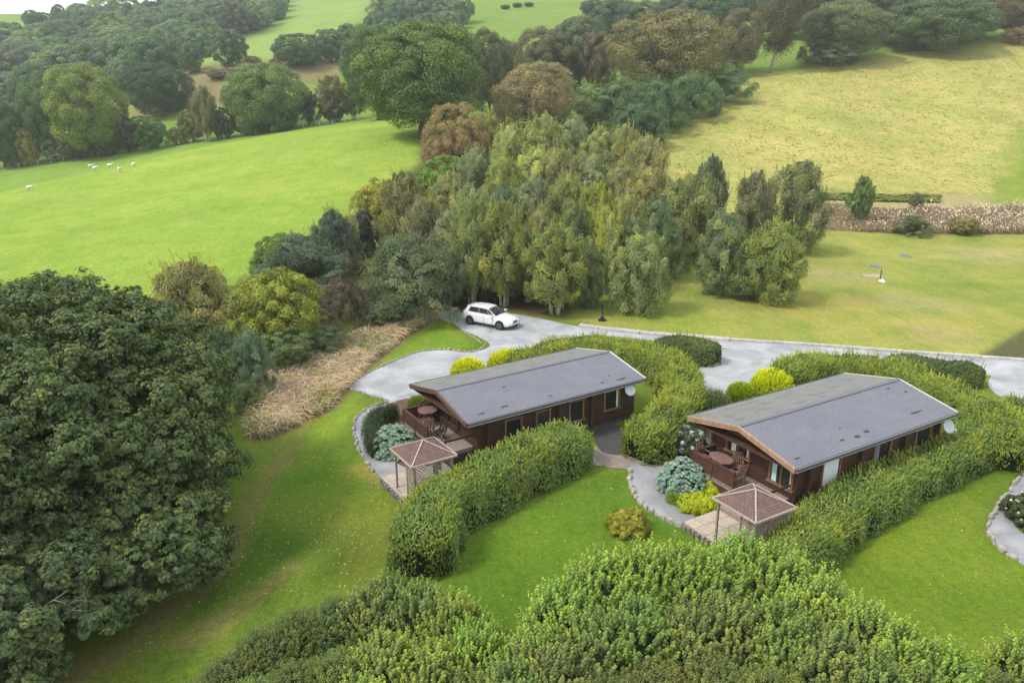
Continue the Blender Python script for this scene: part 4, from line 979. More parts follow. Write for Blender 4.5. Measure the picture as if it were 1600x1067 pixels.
T = [
 # name, proto, cx, top, base, width, colour, label, group
 ('oak_tree', 'oak', 658, 46, 216, 178, (.062, .092, .024), 'large dense green oak standing alone at the corner of the green pasture', None),
 ('oak_tree', 'oak', 592, 42, 188, 95, (.055, .082, .028), 'dark tree half hidden behind the left of the large pasture oak', None),
 ('oak_tree', 'oak', 254, 102, 183, 88, (.026, .048, .024), 'dark round tree with a short leaning trunk alone on the brown slope', None),
 ('oak_tree', 'oak', 148, 112, 246, 105, (.10, .125, .035), 'broad tree with a yellow tinged top behind the field fence', HG),
 ('oak_tree', 'oak', 88, 128, 248, 80, (.055, .085, .032), 'dark green tree just left of the yellow topped tree', HG),
 ('oak_tree', 'oak', 68, 105, 200, 60, (.052, .082, .04), 'bluish green tree behind the dark green one left of the yellow topped tree', HG),
 ('tree', 'willow', 30, 150, 235, 60, (.07, .08, .055), 'greyish tree near the left edge behind the fence', HG),
 ('tree', 'oak', 8, 158, 262, 62, (.05, .075, .03), 'green tree cut by the left edge of the photo behind the fence', HG),
 ('bush', 'thorn', 45, 198, 258, 42, (.15, .14, .045), 'yellowish bush behind the fence near the left edge', HG),
 ('bush', 'thorn', 22, 215, 262, 38, (.045, .065, .03), 'low dark bush behind the fence near the left edge', HG),
 ('bush', 'willow', 90, 208, 252, 50, (.075, .09, .06), 'grey green bush in front of the yellow topped tree', HG),
 ('bush', 'thorn', 125, 215, 248, 50, (.06, .075, .035), 'low green bush under the yellow topped tree', HG),
 ('bush', 'thorn', 165, 212, 243, 45, (.055, .06, .035), 'low brownish bush under the right side of the yellow topped tree', HG),
 ('bush', 'thorn', 203, 183, 238, 44, (.045, .045, .035), 'dark purple brown round bush by the fence', HG),
 ('bush', 'thorn', 236, 186, 233, 52, (.055, .095, .028), 'spreading green bush by the fence under the dark lone tree', HG),
 ('bush', 'willow', 275, 195, 227, 34, (.10, .12, .04), 'small light bush by the fence right of the spreading green one', HG),
 ('tree', 'birch', 325, 130, 222, 42, (.10, .095, .045), 'slim brownish tree with a thin trunk by the fence', HG),
 ('bush', 'thorn', 302, 172, 222, 42, (.075, .095, .035), 'olive bush left of the slim brownish tree', HG),
 ('bush', 'thorn', 349, 170, 217, 38, (.04, .05, .035), 'dark bush right of the slim brownish tree', HG),
 ('oak_tree', 'oak', 415, 100, 206, 112, (.082, .108, .038), 'open crowned oak with a visible trunk behind the fence', HG),
 ('bush', 'thorn', 385, 180, 211, 32, (.05, .07, .03), 'small dark bush under the left side of the open crowned oak', HG),
 ('bush', 'thorn', 408, 178, 208, 40, (.045, .065, .03), 'low dark hedge clump right under the open crowned oak', HG),
 ('bush', 'thorn', 445, 170, 205, 40, (.05, .07, .032), 'low bush right of the open crowned oak trunk', HG),
 ('tree', 'willow', 483, 132, 196, 46, (.048, .062, .04), 'dark upright tree right of the open crowned oak', HG),
 ('tree', 'birch', 522, 115, 192, 60, (.10, .09, .045), 'brownish loose tree left of the large pasture oak', HG),
 ('bush', 'thorn', 524, 158, 192, 34, (.04, .045, .035), 'dark low bush under the brownish loose tree', HG),
 ('tree', 'birch', 553, 130, 188, 36, (.085, .10, .04), 'thin tree with bare stems beside the large pasture oak', HG),
 # hedgerow beyond, on the slope
 ('oak_tree', 'far', 466, 54, 104, 76, (.055, .08, .04), 'broad dark tree between the two pale fields on the slope', 'trees on the far slope'),
 ('oak_tree', 'far', 518, 48, 98, 48, (.048, .072, .04), 'dark round tree next right of the broad one on the slope', 'trees on the far slope'),
 ('oak_tree', 'far', 550, 40, 92, 44, (.045, .068, .04), 'dark tree touching the wood strip above the pasture oak', 'trees on the far slope'),
 ('oak_tree', 'far', 362, 46, 106, 52, (.055, .08, .045), 'rounded tree standing at the lower corner of the pale upper field', 'trees on the far slope'),
 ('oak_tree', 'far', 322, 34, 84, 38, (.075, .10, .05), 'lighter narrow tree at the edge of the hillside wood', 'trees on the far slope'),
 ('bush', 'far', 298, 70, 116, 34, (.055, .078, .045), 'small conical tree below the hillside wood', 'trees on the far slope'),
 ('bush', 'thorn', 395, 88, 108, 26, (.10, .075, .055), 'low purple brown scrub below the pale upper field', 'scrub on the far slope'),
 ('bush', 'thorn', 340, 108, 124, 30, (.12, .09, .06), 'low pinkish brown scrub on the brown slope', 'scrub on the far slope'),
 ('bush', 'thorn', 372, 106, 120, 34, (.13, .10, .065), 'wide pinkish brown scrub on the brown slope', 'scrub on the far slope'),
 ('bush', 'thorn', 430, 92, 110, 22, (.11, .09, .07), 'pale scrub beside the purple brown scrub', 'scrub on the far slope'),
 # above the copse and round the hay meadow
 ('tree', 'oak', 765, 52, 180, 68, (.062, .075, .036), 'grey green tree right behind the large pasture oak', MG),
 ('tree', 'birch', 800, 60, 168, 55, (.10, .105, .045), 'olive tree with a pale stem behind the brown copse tree', MG),
 ('tree', 'oak', 850, 52, 150, 84, (.085, .082, .045), 'brownish grey tree behind the copse', MG),
 ('tree', 'oak', 905, 28, 138, 92, (.062, .078, .048), 'blue grey tree at the edge of the far pale field', MG),
 ('tree', 'brown', 935, 62, 145, 55, (.095, .08, .045), 'brownish tree in front of the blue grey one', MG),
 ('tree', 'oak', 962, 2, 75, 82, (.045, .07, .042), 'dark blue green tree on the skyline of the far field', MG),
 ('tree', 'oak', 1005, 8, 78, 70, (.05, .075, .04), 'dark tree left above the big brown crown', MG),
 ('beech_tree', 'brown', 1038, 18, 158, 165, (.098, .090, .042), 'big brown and orange tinged crown left of the leaning pale trunk', MG),
 ('tree', 'oak', 1100, -6, 92, 100, (.045, .072, .038), 'dark green tree behind the big brown crown', MG),
 ('tree', 'brown', 1150, 22, 118, 78, (.085, .074, .038), 'dark brown crown between the big brown crown and the pale trunk', MG),
 ('tree', 'oak', 1312, 4, 98, 122, (.072, .092, .042), 'wide grey green tree at the head of the hay meadow', MG),
 ('bush', 'willow', 1292, 52, 103, 105, (.052, .078, .045), 'low spreading grey green bush at the head of the hay meadow', MG),
 ('tree', 'oak', 1395, -25, 70, 100, (.048, .06, .036), 'tall dark tree behind the wide bush at the head of the meadow', MG),
 ('tree', 'oak', 1452, -6, 80, 150, (.060, .088, .038), 'wide dark green rounded tree at the top of the hay meadow', MG),
 ('tree', 'oak', 1350, -30, 62, 94, (.075, .085, .045), 'olive tree behind the wide rounded meadow tree', MG),
 ('tree', 'brown', 1530, -22, 64, 90, (.08, .065, .04), 'dark brownish tree with open stems at the upper right', MG),
 ('tree', 'oak', 1588, -20, 58, 70, (.07, .07, .04), 'tree cut by the upper right corner of the photo', MG),
 ('bush', 'brown', 1592, 42, 70, 46, (.12, .085, .045), 'small brown bush at the upper right edge of the meadow', MG),
 ('tree', 'oak', 1250, -40, 60, 106, (.05, .07, .04), 'dark tree behind the leaning pale trunk', MG),
 ('tree', 'oak', 1480, -35, 50, 94, (.05, .065, .045), 'tall dark tree at the top edge behind the rounded meadow tree', MG),
 # dark evergreen shrubbery along the meadow
 ('evergreen_bush', 'willow', 918, 122, 205, 104, (.088, .120, .046), 'lighter green bush at the left end of the dark shrubbery', 'dark shrubbery beside the hay meadow'),
 ('evergreen_bush', 'willow', 968, 112, 215, 116, (.060, .094, .042), 'dark bush left in the shrubbery beside the hay meadow', 'dark shrubbery beside the hay meadow'),
 ('evergreen_bush', 'willow', 1022, 112, 208, 116, (.056, .090, .040), 'dark bush in the middle of the shrubbery beside the hay meadow', 'dark shrubbery beside the hay meadow'),
 ('evergreen_bush', 'willow', 1078, 104, 186, 112, (.062, .100, .042), 'dark bush right of the middle of the shrubbery beside the meadow', 'dark shrubbery beside the hay meadow'),
 ('evergreen_bush', 'willow', 1130, 96, 160, 104, (.072, .112, .046), 'rounded bush at the right end of the dark shrubbery by the meadow', 'dark shrubbery beside the hay meadow'),
 ('evergreen_bush', 'willow', 995, 150, 232, 104, (.054, .086, .040), 'lowest dark bush of the shrubbery at the left corner of the meadow', 'dark shrubbery beside the hay meadow'),
 # brown and orange edge of the copse
 ('brown_tree', 'brown', 835, 106, 218, 126, (.140, .125, .066), 'round light brown crown above the copse', CG),
 ('brown_tree', 'brown', 722, 176, 285, 92, (.150, .112, .050), 'orange brown tree at the left edge of the copse', CG),
 ('brown_tree', 'brown', 688, 212, 288, 62, (.140, .108, .050), 'small orange brown tree in front of the pasture oak', CG),
 ('tree', 'birch', 765, 168, 282, 56, (.155, .155, .045), 'yellowish birch beside the orange brown tree', CG),
 ('thorn_bush', 'thorn', 600, 283, 375, 85, (.16, .155, .030), 'yellow green thorn bush at the pasture edge', CG),
 ('thorn_bush', 'thorn', 690, 252, 330, 80, (.085, .13, .028), 'bright green bush below the small orange brown tree', CG),
 ('willow_bush', 'willow', 570, 318, 400, 70, (.035, .042, .035), 'very dark bush below the yellow green thorn bush', CG),
 # lower left of the copse
 ('willow_tree', 'willow', 640, 345, 500, 178, (.078, .098, .052), 'large grey green rounded willow left of the white car', CG),
 ('willow_bush', 'willow', 478, 350, 470, 165, (.062, .080, .055), 'wide blue grey willow at the pasture edge', CG),
 ('willow_bush', 'willow', 525, 312, 430, 86, (.058, .078, .060), 'blue grey willow standing higher behind the wide one', CG),
 ('maple_tree', 'sapling', 556, 318, 420, 44, (.20, .24, .09), 'pale yellow green sapling among the blue grey willows', CG),
 ('thorn_bush', 'thorn', 448, 368, 468, 84, (.075, .11, .030), 'green bush in front of the wide blue grey willow', CG),
 ('willow_tree', 'willow', 312, 384, 555, 172, (.140, .132, .052), 'broad olive brown willow right behind the big oak', CG),
 ('maple_tree', 'thorn', 436, 424, 548, 128, (.125, .140, .024), 'yellow topped green bush right of the olive brown willow', CG),
 ('brown_bush', 'willow', 535, 424, 516, 88, (.080, .068, .042), 'brown purple bush above the pale straw bank', CG),
 ('olive_tree', 'birch', 636, 262, 415, 92, (.125, .118, .048), 'pale olive brown birch above the large rounded willow', CG),
 ('ash_tree', 'willow', 350, 500, 618, 92, (.050, .085, .045), 'dark green shrub between the big oak and the straw bank', CG),
 ('ash_tree', 'willow', 398, 498, 622, 78, (.088, .118, .074), 'blue green feathery small tree above the straw bank', CG),
 ('olive_bush', 'willow', 320, 555, 660, 90, (.055, .085, .035), 'green shrub against the right side of the big oak', CG),
 ('bush', 'thorn', 448, 522, 578, 92, (.075, .10, .042), 'low green bush at the back of the straw bank above its left part', CG),
 ('bush', 'willow', 505, 502, 552, 92, (.080, .105, .045), 'low green bush at the back of the straw bank under the brown purple one', CG),
 ('bush', 'thorn', 590, 470, 508, 84, (.080, .098, .048), 'low bush at the foot of the large rounded willow', CG),
 ('bush', 'willow', 390, 590, 640, 60, (.075, .10, .045), 'low bush between the blue green tree and the straw bank', CG),
 # copse front
 ('birch_tree', 'birch', 738, 300, 476, 80, (.115, .145, .048), 'birch behind the white car at the left end of the front row', CG),
 ('birch_tree', 'birch', 788, 306, 478, 92, (.125, .140, .040), 'olive birch directly behind the white car', CG),
 ('birch_tree', 'birch', 868, 344, 490, 108, (.125, .138, .042), 'birch with a fan of pale stems at the roadside', CG),
 ('birch_tree', 'bushy', 1000, 350, 490, 100, (.112, .138, .055), 'dense green birch standing forward on the yellow lawn', CG),
 ('birch_sapling', 'sapling', 953, 335, 482, 52, (.16, .18, .075), 'thin pale sapling between the two roadside birches', CG),
 ('birch_tree', 'birch', 825, 355, 472, 60, (.10, .12, .04), 'smaller birch behind the birch with a fan of stems', CG),
 ('birch_tree', 'bushy', 1075, 262, 408, 118, (.110, .128, .046), 'broad olive birch behind the yellow lawn', CG),
 ('birch_tree', 'bushy', 1104, 232, 385, 64, (.075, .095, .055), 'slim dark wispy tree rising above the broad olive birch', CG),
 ('birch_tree', 'bushy', 1124, 322, 460, 90, (.100, .125, .058), 'grey green birch at the left front of the lawn clump', CG),
 ('birch_tree', 'bushy', 1205, 335, 472, 118, (.115, .140, .040), 'yellow green birch at the front of the lawn clump', CG),
 ('birch_tree', 'bushy', 1172, 258, 398, 84, (.095, .10, .052), 'dark brownish birch at the back of the lawn clump', CG),
 ('birch_tree', 'bushy', 1238, 240, 392, 110, (.098, .108, .050), 'tall wispy birch at the right back of the lawn clump', CG),
 ('birch_tree', 'bushy', 1165, 385, 466, 80, (.070, .095, .038), 'low bushy growth between the two front birches of the lawn clump', CG),
 ('bush', 'birch', 1342, 272, 349, 44, (.070, .105, .034), 'single dark green bush between the hay meadow and the lawn', None),
 ('bush', 'thorn', 1430, 302, 330, 20, (.09, .10, .05), 'small bush on the grassy track below the meadow', None),
 ('bush', 'willow', 1425, 332, 367, 62, (.080, .088, .040), 'low dark bush in front of the reeds', None),
 ('bush', 'thorn', 1508, 340, 367, 42, (.14, .12, .05), 'low olive bush in the reeds', None),
 ('bush', 'thorn', 1060, 375, 410, 22, (.12, .07, .035), 'small rusty bush at the foot of the copse beside the lawn', None),
]
for t in T: tree(*t[:9])
# packed middle of the copse
for i, (cx, top, dy, w, c) in enumerate([
  (800, 190, 105, 62, BIR), (848, 178, 100, 66, (.135, .155, .05)), (893, 178, 98, 60, GREY), (935, 190, 95, 60, BIR), (972, 192, 95, 62, (.13, .14, .05)), (1008, 210, 100, 58, BRN),
  (745, 226, 105, 66, GREY), (788, 232, 110, 64, (.14, .155, .05)), (838, 222, 112, 62, BIR), (880, 232, 110, 60, (.145, .12, .055)), (922, 238, 110, 64, GREY), (968, 242, 110, 66, (.155, .14, .04)), (1015, 255, 108, 60, OLIVE),
  (700, 272, 115, 62, OLIVE), (735, 282, 120, 60, GREY), (785, 275, 125, 66, (.075, .10, .06)), (835, 270, 125, 66, GREY), (885, 268, 128, 64, (.12, .13, .045)), (930, 278, 128, 66, (.13, .14, .03)), (980, 288, 128, 66, OLIVE), (1022, 300, 118, 58, (.07, .09, .05)),
  (665, 310, 120, 66, (.095, .095, .05)), (705, 325, 120, 58, GREY), (845, 308, 130, 58, (.12, .105, .045)), (900, 312, 132, 60, (.08, .105, .04)), (945, 322, 125, 60, (.15, .155, .03)), (990, 335, 110, 60, (.07, .09, .045)), (1040, 335, 90, 55, (.075, .10, .045)), (918, 372, 96, 48, (.09, .11, .05)), (700, 385, 85, 55, (.07, .09, .05))]):
    rowi = 0 if i < 6 else 1 if i < 13 else 2 if i < 21 else 3; st_ = (0, 6, 13, 21)[rowi]
    hue_ = 'pale yellow green' if c[0] > .13 and c[1] > .13 else 'brownish' if c[0] > c[1] else 'grey green' if c is GREY or c[2] > .045 else 'olive green'
    lab = '%s tree packed in the copse, %s from the left in the %s row' % (hue_, ('first', 'second', 'third', 'fourth', 'fifth', 'sixth', 'seventh', 'eighth', 'ninth')[i - st_], ('rearmost', 'second', 'third', 'front')[rowi])
    tree('birch_tree', ('bushy', 'birch', 'bushy', 'willow')[i % 4], cx, top - 4, top + dy + 12, w * 1.25, (tuple(q * 1.15 for q in c) if c[0] < c[1] * 1.05 else (.150, .146, .062)), lab, 'packed trees in the middle of the copse')
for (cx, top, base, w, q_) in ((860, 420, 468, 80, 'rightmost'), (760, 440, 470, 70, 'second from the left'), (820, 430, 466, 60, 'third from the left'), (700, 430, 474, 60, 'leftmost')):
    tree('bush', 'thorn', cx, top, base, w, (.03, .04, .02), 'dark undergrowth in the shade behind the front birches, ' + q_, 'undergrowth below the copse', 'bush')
# leaning pale trunk with a wispy crown at the top of the meadow
p = at(1204, 114); hh = top_height(p, -45)
o = empty('birch_tree', p, 0, 'tall birch with a pale leaning trunk at the head of the meadow', 'tree', MG)
L = Leaves(77); g = L.g; tips = []
for i in range(70):
    t = g.uniform(.3, 1); a = g.uniform(0, 6.28); rad = hh * .30 * math.sin(math.pi * (t - .25) / .8) ** .7 * g.uniform(.3, 1)
    c = np.array([hh * .16 * t + rad * math.cos(a), rad * math.sin(a), hh * t]); tips.append(c)
    n = 330; q = g.normal(size=(n, 3)) * [hh * .028, hh * .028, hh * .05]; L.add(c + q - [0, 0, hh * .03], rnd_dir(n, g) + [0, -.4, .6], .42, .2, np.array([[0, 0, -1.0]]) + rnd_dir(n, g) * .6, g.random(n))
cr = L.build('crown', M_LEAF, o); cr.color = (.115, .115, .058, 1)
mb = MB(); mb.tube([(0, 0, 0), (hh * .045, 0, hh * .3), (hh * .10, 0, hh * .6), (hh * .15, 0, hh * .92)], [.42, .34, .22, .06], 8)
for t in tips[::4]: mb.tube([(t[0] * .45, 0, t[2] * .8), t], [.1, .02], 5)
mb.build('trunk', M_BIRCH, o, True)
# wood on the hillside
woodp = [(-60, 82), (0, 92), (60, 92), (110, 64), (180, 48), (250, 34), (300, 14), (340, -8), (452, -8), (440, 20), (415, 42), (350, 62), (330, 78), (300, 98), (262, 118), (208, 128), (190, 145), (120, 155), (60, 180), (-60, 215)]
def inside(poly, x, y):
    c = False; n = len(poly)
    for i in range(n):
        a, b_ = poly[i], poly[(i + 1) % n]
        if (a[1] > y) != (b_[1] > y) and x < (b_[0] - a[0]) * (y - a[1]) / (b_[1] - a[1]) + a[0]: c = not c
    return c
WC = [(.062, .092, .052), (.075, .108, .057), (.052, .082, .052), (.095, .122, .058), (.068, .096, .062), (.082, .095, .06)]
r_ = random.Random(5); yy = -6; row = 0
while yy < 200:
    step = 22 + (yy + 6) * .09; xx = -60 + (row % 2) * step / 2
    while xx < 460:
        x_, y_ = xx + r_.uniform(-7, 7), yy + r_.uniform(-4, 4)
        if inside(woodp, x_, y_):
            q = at(x_, y_ + 6)
            if q is not None and q[1] < 700:
                w = step * 1.75 * depth(q) / FPX * r_.uniform(.8, 1.25)
                plant('tree', 'far', q, w * r_.uniform(.8, 1.05), w, jit(r_.choice(WC), .12), 'tree of the dense wood covering the hillside', 'tree', 'trees of the dense hillside wood')
        xx += step
    yy += 11 + yy * .03; row += 1
# strip of wood above the pasture oak, trees along the skyline, trees above the meadow
for i, (cx, top, base, w) in enumerate([(588, 18, 75, 40), (610, 30, 80, 42), (628, 2, 58, 44), (600, -6, 45, 40), (655, -4, 50, 46), (690, 2, 48, 44), (665, 22, 62, 40), (720, -6, 38, 40), (640, 30, 75, 40), (700, 18, 55, 40), (575, 40, 85, 36), (680, -20, 20, 50), (630, -20, 25, 50), (715, 18, 46, 30)]):
    tree('tree', 'far', cx, top, base, w, WC[i % 6], 'tree of the narrow wood between the two far pale fields', 'trees of the narrow wood between the far fields')
for (cx, top, base, w, lab) in [(50, 17, 43, 22, 'tall narrow tree at the end of the skyline hedge'), (68, 20, 40, 26, 'low bushy tree in the skyline hedge'), (93, 8, 36, 20, 'round tree sticking up from the skyline hedge'), (108, 17, 42, 34, 'wide round tree in the skyline hedge'), (142, 17, 38, 34, 'flat topped tree in the skyline hedge'),
                                (176, 12, 34, 24, 'round tree where the skyline meets the wood'), (205, 9, 30, 28, 'tree on the skyline above the wood'), (236, 5, 26, 32, 'wide tree on the skyline above the wood'), (28, 36, 62, 20, 'round tree in the hazy field at the left'), (36, 50, 72, 18, 'lower tree in the hazy field at the left'), (55, 45, 68, 22, 'tree in the hazy field nearest the wood'), (3, 48, 84, 32, 'hazy tree cut by the left edge on the hill'),
                                (18, 88, 130, 36, 'hazy round tree in the valley at the left edge'), (12, 120, 180, 40, 'blue hazy tree low in the valley at the left edge')]:
    tree('tree', 'far', cx, top, base, w, (.045, .07, .04), lab, 'hazy trees on the skyline')
for (cx, top, base, w, lab) in [(1055, -10, 40, 60, 'tree behind the big brown crown at the top edge'), (1160, -25, 45, 70, 'dark tree at the top edge behind the brown crowns'), (925, 0, 30, 34, 'small dark tree on the far field near the top edge'), (1200, -40, 50, 80, 'dark tree at the top edge left of the leaning trunk'), (1300, -40, 45, 80, 'dark tree at the top edge behind the wide grey green tree'), (1420, -45, 40, 80, 'tree at the top edge above the rounded meadow tree'), (1545, -50, 30, 80, 'tree at the top edge near the upper right corner'), (860, 10, 60, 0, '')]:
    if w: tree('tree', 'oak', cx, top, base, w, (.048, .07, .042), lab, 'trees at the top edge')
for (x, y, q_) in ((790, 12, 'leftmost'), (808, 9, 'middle one'), (826, 8, 'rightmost')): tree('bush', 'thorn', x, y - 4, y + 3, 15, (.05, .07, .04), 'tiny dark bush on the far pale field, %s of three' % q_, 'tiny bushes on the far pale field', 'bush')

# ------------------------------------------------------------------ the big oak at the left and its smaller neighbour
def big_crown(root, seed, ctr, R, hz, nc, per, ln, wd, rc, col, zmin, asp=1.0):
    L = Leaves(seed); g = L.g; tips = []
    lob = [(rnd_dir(1, g)[0], g.uniform(-.14, .12)) for _ in range(16)]
    for i in range(nc):
        z = 1 - 1.72 * (i + .5) / nc; a = i * 2.39996 + g.uniform(-.4, .4); s = math.sqrt(max(0, 1 - z * z)); s = s if z > 0 else max(s, .95); d = np.array([s * math.cos(a), s * math.sin(a), z])
        k = .93 + sum(w * max(0, d @ q) ** 6 for q, w in lob) - g.uniform(0, .22)
        c = np.array(ctr) + d * [R * k, R * k * asp, hz * k]; c[2] = max(c[2], zmin + g.uniform(0, .8)); r = g.uniform(*rc)
        if c[2] < zmin + .2 and g.random() < .25: continue
        # a clump is a spray of small tufts
        m = max(5, per // 40)
        for _ in range(m):
            dd = unit(rnd_dir(1, g) + d[None] * .7 + [[0, 0, .4]])[0]; cc_ = c + dd * r * g.uniform(.5, 1.05) * [1, 1, .7]
            n = per // m; u = rnd_dir(n, g); rr = r * .26
            L.add(cc_ + u * rr * g.uniform(.2, 1, (n, 1)) * [1, 1, .65], u + dd * .9 + [[0, 0, .5]] , ln * g.uniform(.55, 1.3, n), wd * g.uniform(.55, 1.3, n), None, np.clip(g.normal(.42 + .16 * g.normal(), .2, n), 0, 1), .15)
        if i % 9 == 0: tips.append(c)
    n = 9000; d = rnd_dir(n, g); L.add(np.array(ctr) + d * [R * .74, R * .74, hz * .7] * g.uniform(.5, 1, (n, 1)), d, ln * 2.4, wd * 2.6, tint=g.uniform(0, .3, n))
    cr = L.build('crown', M_LEAF, root); cr.color = (*col, 1); return tips, g
o = empty('oak_tree', (-18.3, 26.0, 0), 0, 'huge dark green oak filling the left side of the photo', 'tree')
tips, g = big_crown(o, 501, (0, 0, 4.8), 7.7, 4.9, 470, 800, .15, .11, (.75, 1.4), (.125, .170, .062), .35, 1.16)
t2, g = big_crown(o, 504, (5.6, -3.2, 1.9), 2.9, 1.9, 70, 800, .15, .11, (.5, .95), (.125, .170, .062), .3)
t3, g = big_crown(o, 505, (3.6, -5.4, 1.9), 2.7, 1.9, 60, 800, .15, .11, (.5, .95), (.120, .165, .062), .3); tips += t2 + t3
mb = MB(); mb.tube([(0, 0, -.2), (.1, 0, .5), (0, .1, 2.2), (.2, 0, 4.5), (.1, .1, 7)], [.75, .55, .48, .38, .15], 12)
for t in tips:
    b0 = np.array([0, 0, g.uniform(1.8, 4.5)]); mb.tube([b0, b0 * .5 + t * .5 + [0, 0, .4], t], [.2, .12, .03], 6)
mb.build('trunk', M_BARK, o, True)
o = empty('oak_tree', (-15.3, 17.9, 0), 0, 'smaller paler oak with bare grey twigs at the lower left corner', 'tree')
tips, g = big_crown(o, 502, (0, 0, 2.6), 3.5, 2.3, 80, 800, .15, .085, (.45, .9), (.13, .175, .075), .3)
mb = MB(); mb.tube([(0, 0, -.1), (0, .1, 1.2), (.1, 0, 3.4)], [.22, .17, .05], 8)
for t in tips:
    b0 = np.array([0, 0, g.uniform(.8, 2.0)]); mb.tube([b0, b0 * .5 + t * .5 + [0, 0, .2], t * 1.06 + [0, 0, .1]], [.07, .045, .012], 5)
for k in range(7):
    a = g.uniform(-.6, 1.0); s0 = np.array([2.6 * math.cos(a), 2.6 * math.sin(a), g.uniform(2, 3.6)]); e = s0 + np.array([math.cos(a), math.sin(a), .2]) * g.uniform(.5, .9)
    mb.tube([s0, (s0 + e) / 2 + [0, 0, .15], e], [.022, .016, .006], 5); mb.tube([(s0 + e) / 2 + [0, 0, .15], (s0 + e) / 2 + [.3, .25, .3]], [.02, .006], 4)
mb.build('trunk', simple('grey_twig', (.24, .22, .19), .9, .1, .2, 6), o, True)

# ------------------------------------------------------------------ hedges
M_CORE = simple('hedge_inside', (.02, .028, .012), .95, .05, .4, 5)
def path_len(P):
    s = [0]
    for a, b_ in zip(P[:-1], P[1:]): s.append(s[-1] + math.dist(a, b_))
    return s
def hedge(name, pts, w, h, col, label, dens=430, ln=.135, wd=.06, seed=1, shoots=18, cat='hedge', taper=.12, group='hedges round the lodge gardens', ends=True, shoot_len=.34):
    P = np.array(smooth_poly(pts, 2, False)); S = np.array(path_len(P)); tot = S[-1]; L = Leaves(seed); g = L.g
    def frame(s):
        i = np.clip(np.searchsorted(S, s, 'right') - 1, 0, len(P) - 2); f = ((s - S[i]) / (S[i + 1] - S[i]))[:, None]
        c = P[i] * (1 - f) + P[i + 1] * f; j0 = np.maximum(i - 1, 0); j1 = np.minimum(i + 2, len(P) - 1); t = P[j1] - P[j0]; t /= np.linalg.norm(t, axis=1, keepdims=True)
        return c, t, np.stack([-t[:, 1], t[:, 0]], 1)
    sd = seed * 1.7
    def hh(s): return h * (.72 + .28 * np.clip(np.minimum(s, tot - s) / (w * .4), 0, 1) ** .5) * (1 + .055 * np.sin(s * .9 + sd) + .04 * np.sin(s * 2.3 + sd * 2) + .02 * np.sin(s * 5.1))
    def ww(s):
        e = np.minimum(s, tot - s); k = np.sqrt(1 - (1 - np.clip(e / (w * .45), 0.0, 1)) ** 2) if ends else 1
        return w * .5 * (1 + .06 * np.sin(s * 1.3 + sd * 3) + .05 * np.sin(s * 3.1 + sd)) * (0.04 + .96 * k)
    per = 2 * h + w; n = int(tot * per * dens)
    s = g.uniform(0, tot, n); q = g.uniform(0, per, n); c, t, nn = frame(s); H_ = hh(s); W_ = ww(s)
    # superellipse-like section: angle along the section
    e = .55; tp_ = g.random(n) < w / per * 1.1; u_ = g.random(n); a = np.where(tp_, np.arccos(np.clip(np.sign(u_ * 2 - 1) * np.abs(u_ * 2 - 1) ** (1 / e), -1, 1)), 0); a2 = np.arcsin(np.clip(u_ ** .9, 0, 1) ** (1 / e)); a = np.where(tp_, a, np.where(g.random(n) < .5, a2, math.pi - a2)); ca, sa = np.cos(a), np.sin(a)
    x = np.sign(ca) * np.abs(ca) ** e; z = np.abs(sa) ** e
    bulge = 1 + .05 * np.sin(s * 4.1 + 3 * a) + .05 * np.sin(s * 1.9 - 5 * a + sd); dep = 1 - np.abs(g.normal(0, .06, n))
    side = 1 - taper * z
    lat = W_ * x * bulge * dep * side; zz = H_ * z * (.97 + .03 * bulge) * dep
    p = np.concatenate([c + nn * lat[:, None], zz[:, None]], 1) + g.normal(size=(n, 3)) * .03
    nr = np.concatenate([nn * (x * .9)[:, None], (z ** 1.5)[:, None] * .9], 1)
    patchy = .12 * np.sin(s * .7 + sd) + .10 * np.sin(s * 2.1 + 4 * a) + .08 * np.sin(s * 6.3 + 9 * a)
    L.add(p, nr + rnd_dir(n, g) * .65, ln * g.uniform(.6, 1.4, n), wd * g.uniform(.6, 1.4, n), np.concatenate([nn * x[:, None] * .3, np.full((n, 1), .8)], 1) + rnd_dir(n, g) * .8, np.clip(g.normal(.40, .18, n) + patchy, 0, 1))
    # young upright shoots over the top and shoulders
    m = int(tot * w * shoots)
    if m:
        s = g.uniform(0, tot, m); a = g.uniform(.12, .88, m) * math.pi; c, t, nn = frame(s); ca, sa = np.cos(a), np.sin(a); x = np.sign(ca) * np.abs(ca) ** e; z = np.abs(sa) ** e
        b0 = np.concatenate([c + nn * (ww(s) * x * .95 * (1 - taper * z))[:, None], (hh(s) * z * .95)[:, None]], 1)
        ax = unit(np.concatenate([nn * (x * .55)[:, None], np.full((m, 1), 1.0)], 1) + rnd_dir(m, g) * .45); le = shoot_len * g.uniform(.5, 1.5, m); k = 9
        tt = np.tile(np.linspace(0.05, 1, k), m); idx_ = np.repeat(np.arange(m), k); st = g.uniform(.3, .8, m)
        q = unit(np.cross(rnd_dir(m * k, g), ax[idx_])); pp = b0[idx_] + ax[idx_] * (le[idx_] * tt)[:, None] + q * (.035 * (1.15 - tt))[:, None]
        L.add(pp, q + ax[idx_] * .35, ln * (1.15 - .4 * tt), wd * (1.1 - .4 * tt), q * .8 + ax[idx_] * 1.0, np.clip(st[idx_] + .22 * tt + g.normal(0, .08, m * k), 0, 1))
    # dense inside
    V = []; F = []; N = max(3, int(tot / .5)); ss = np.linspace(.16 * w, tot - .16 * w, N); c, t, nn = frame(ss); W2 = ww(ss) * .80; H2 = hh(ss) * .86
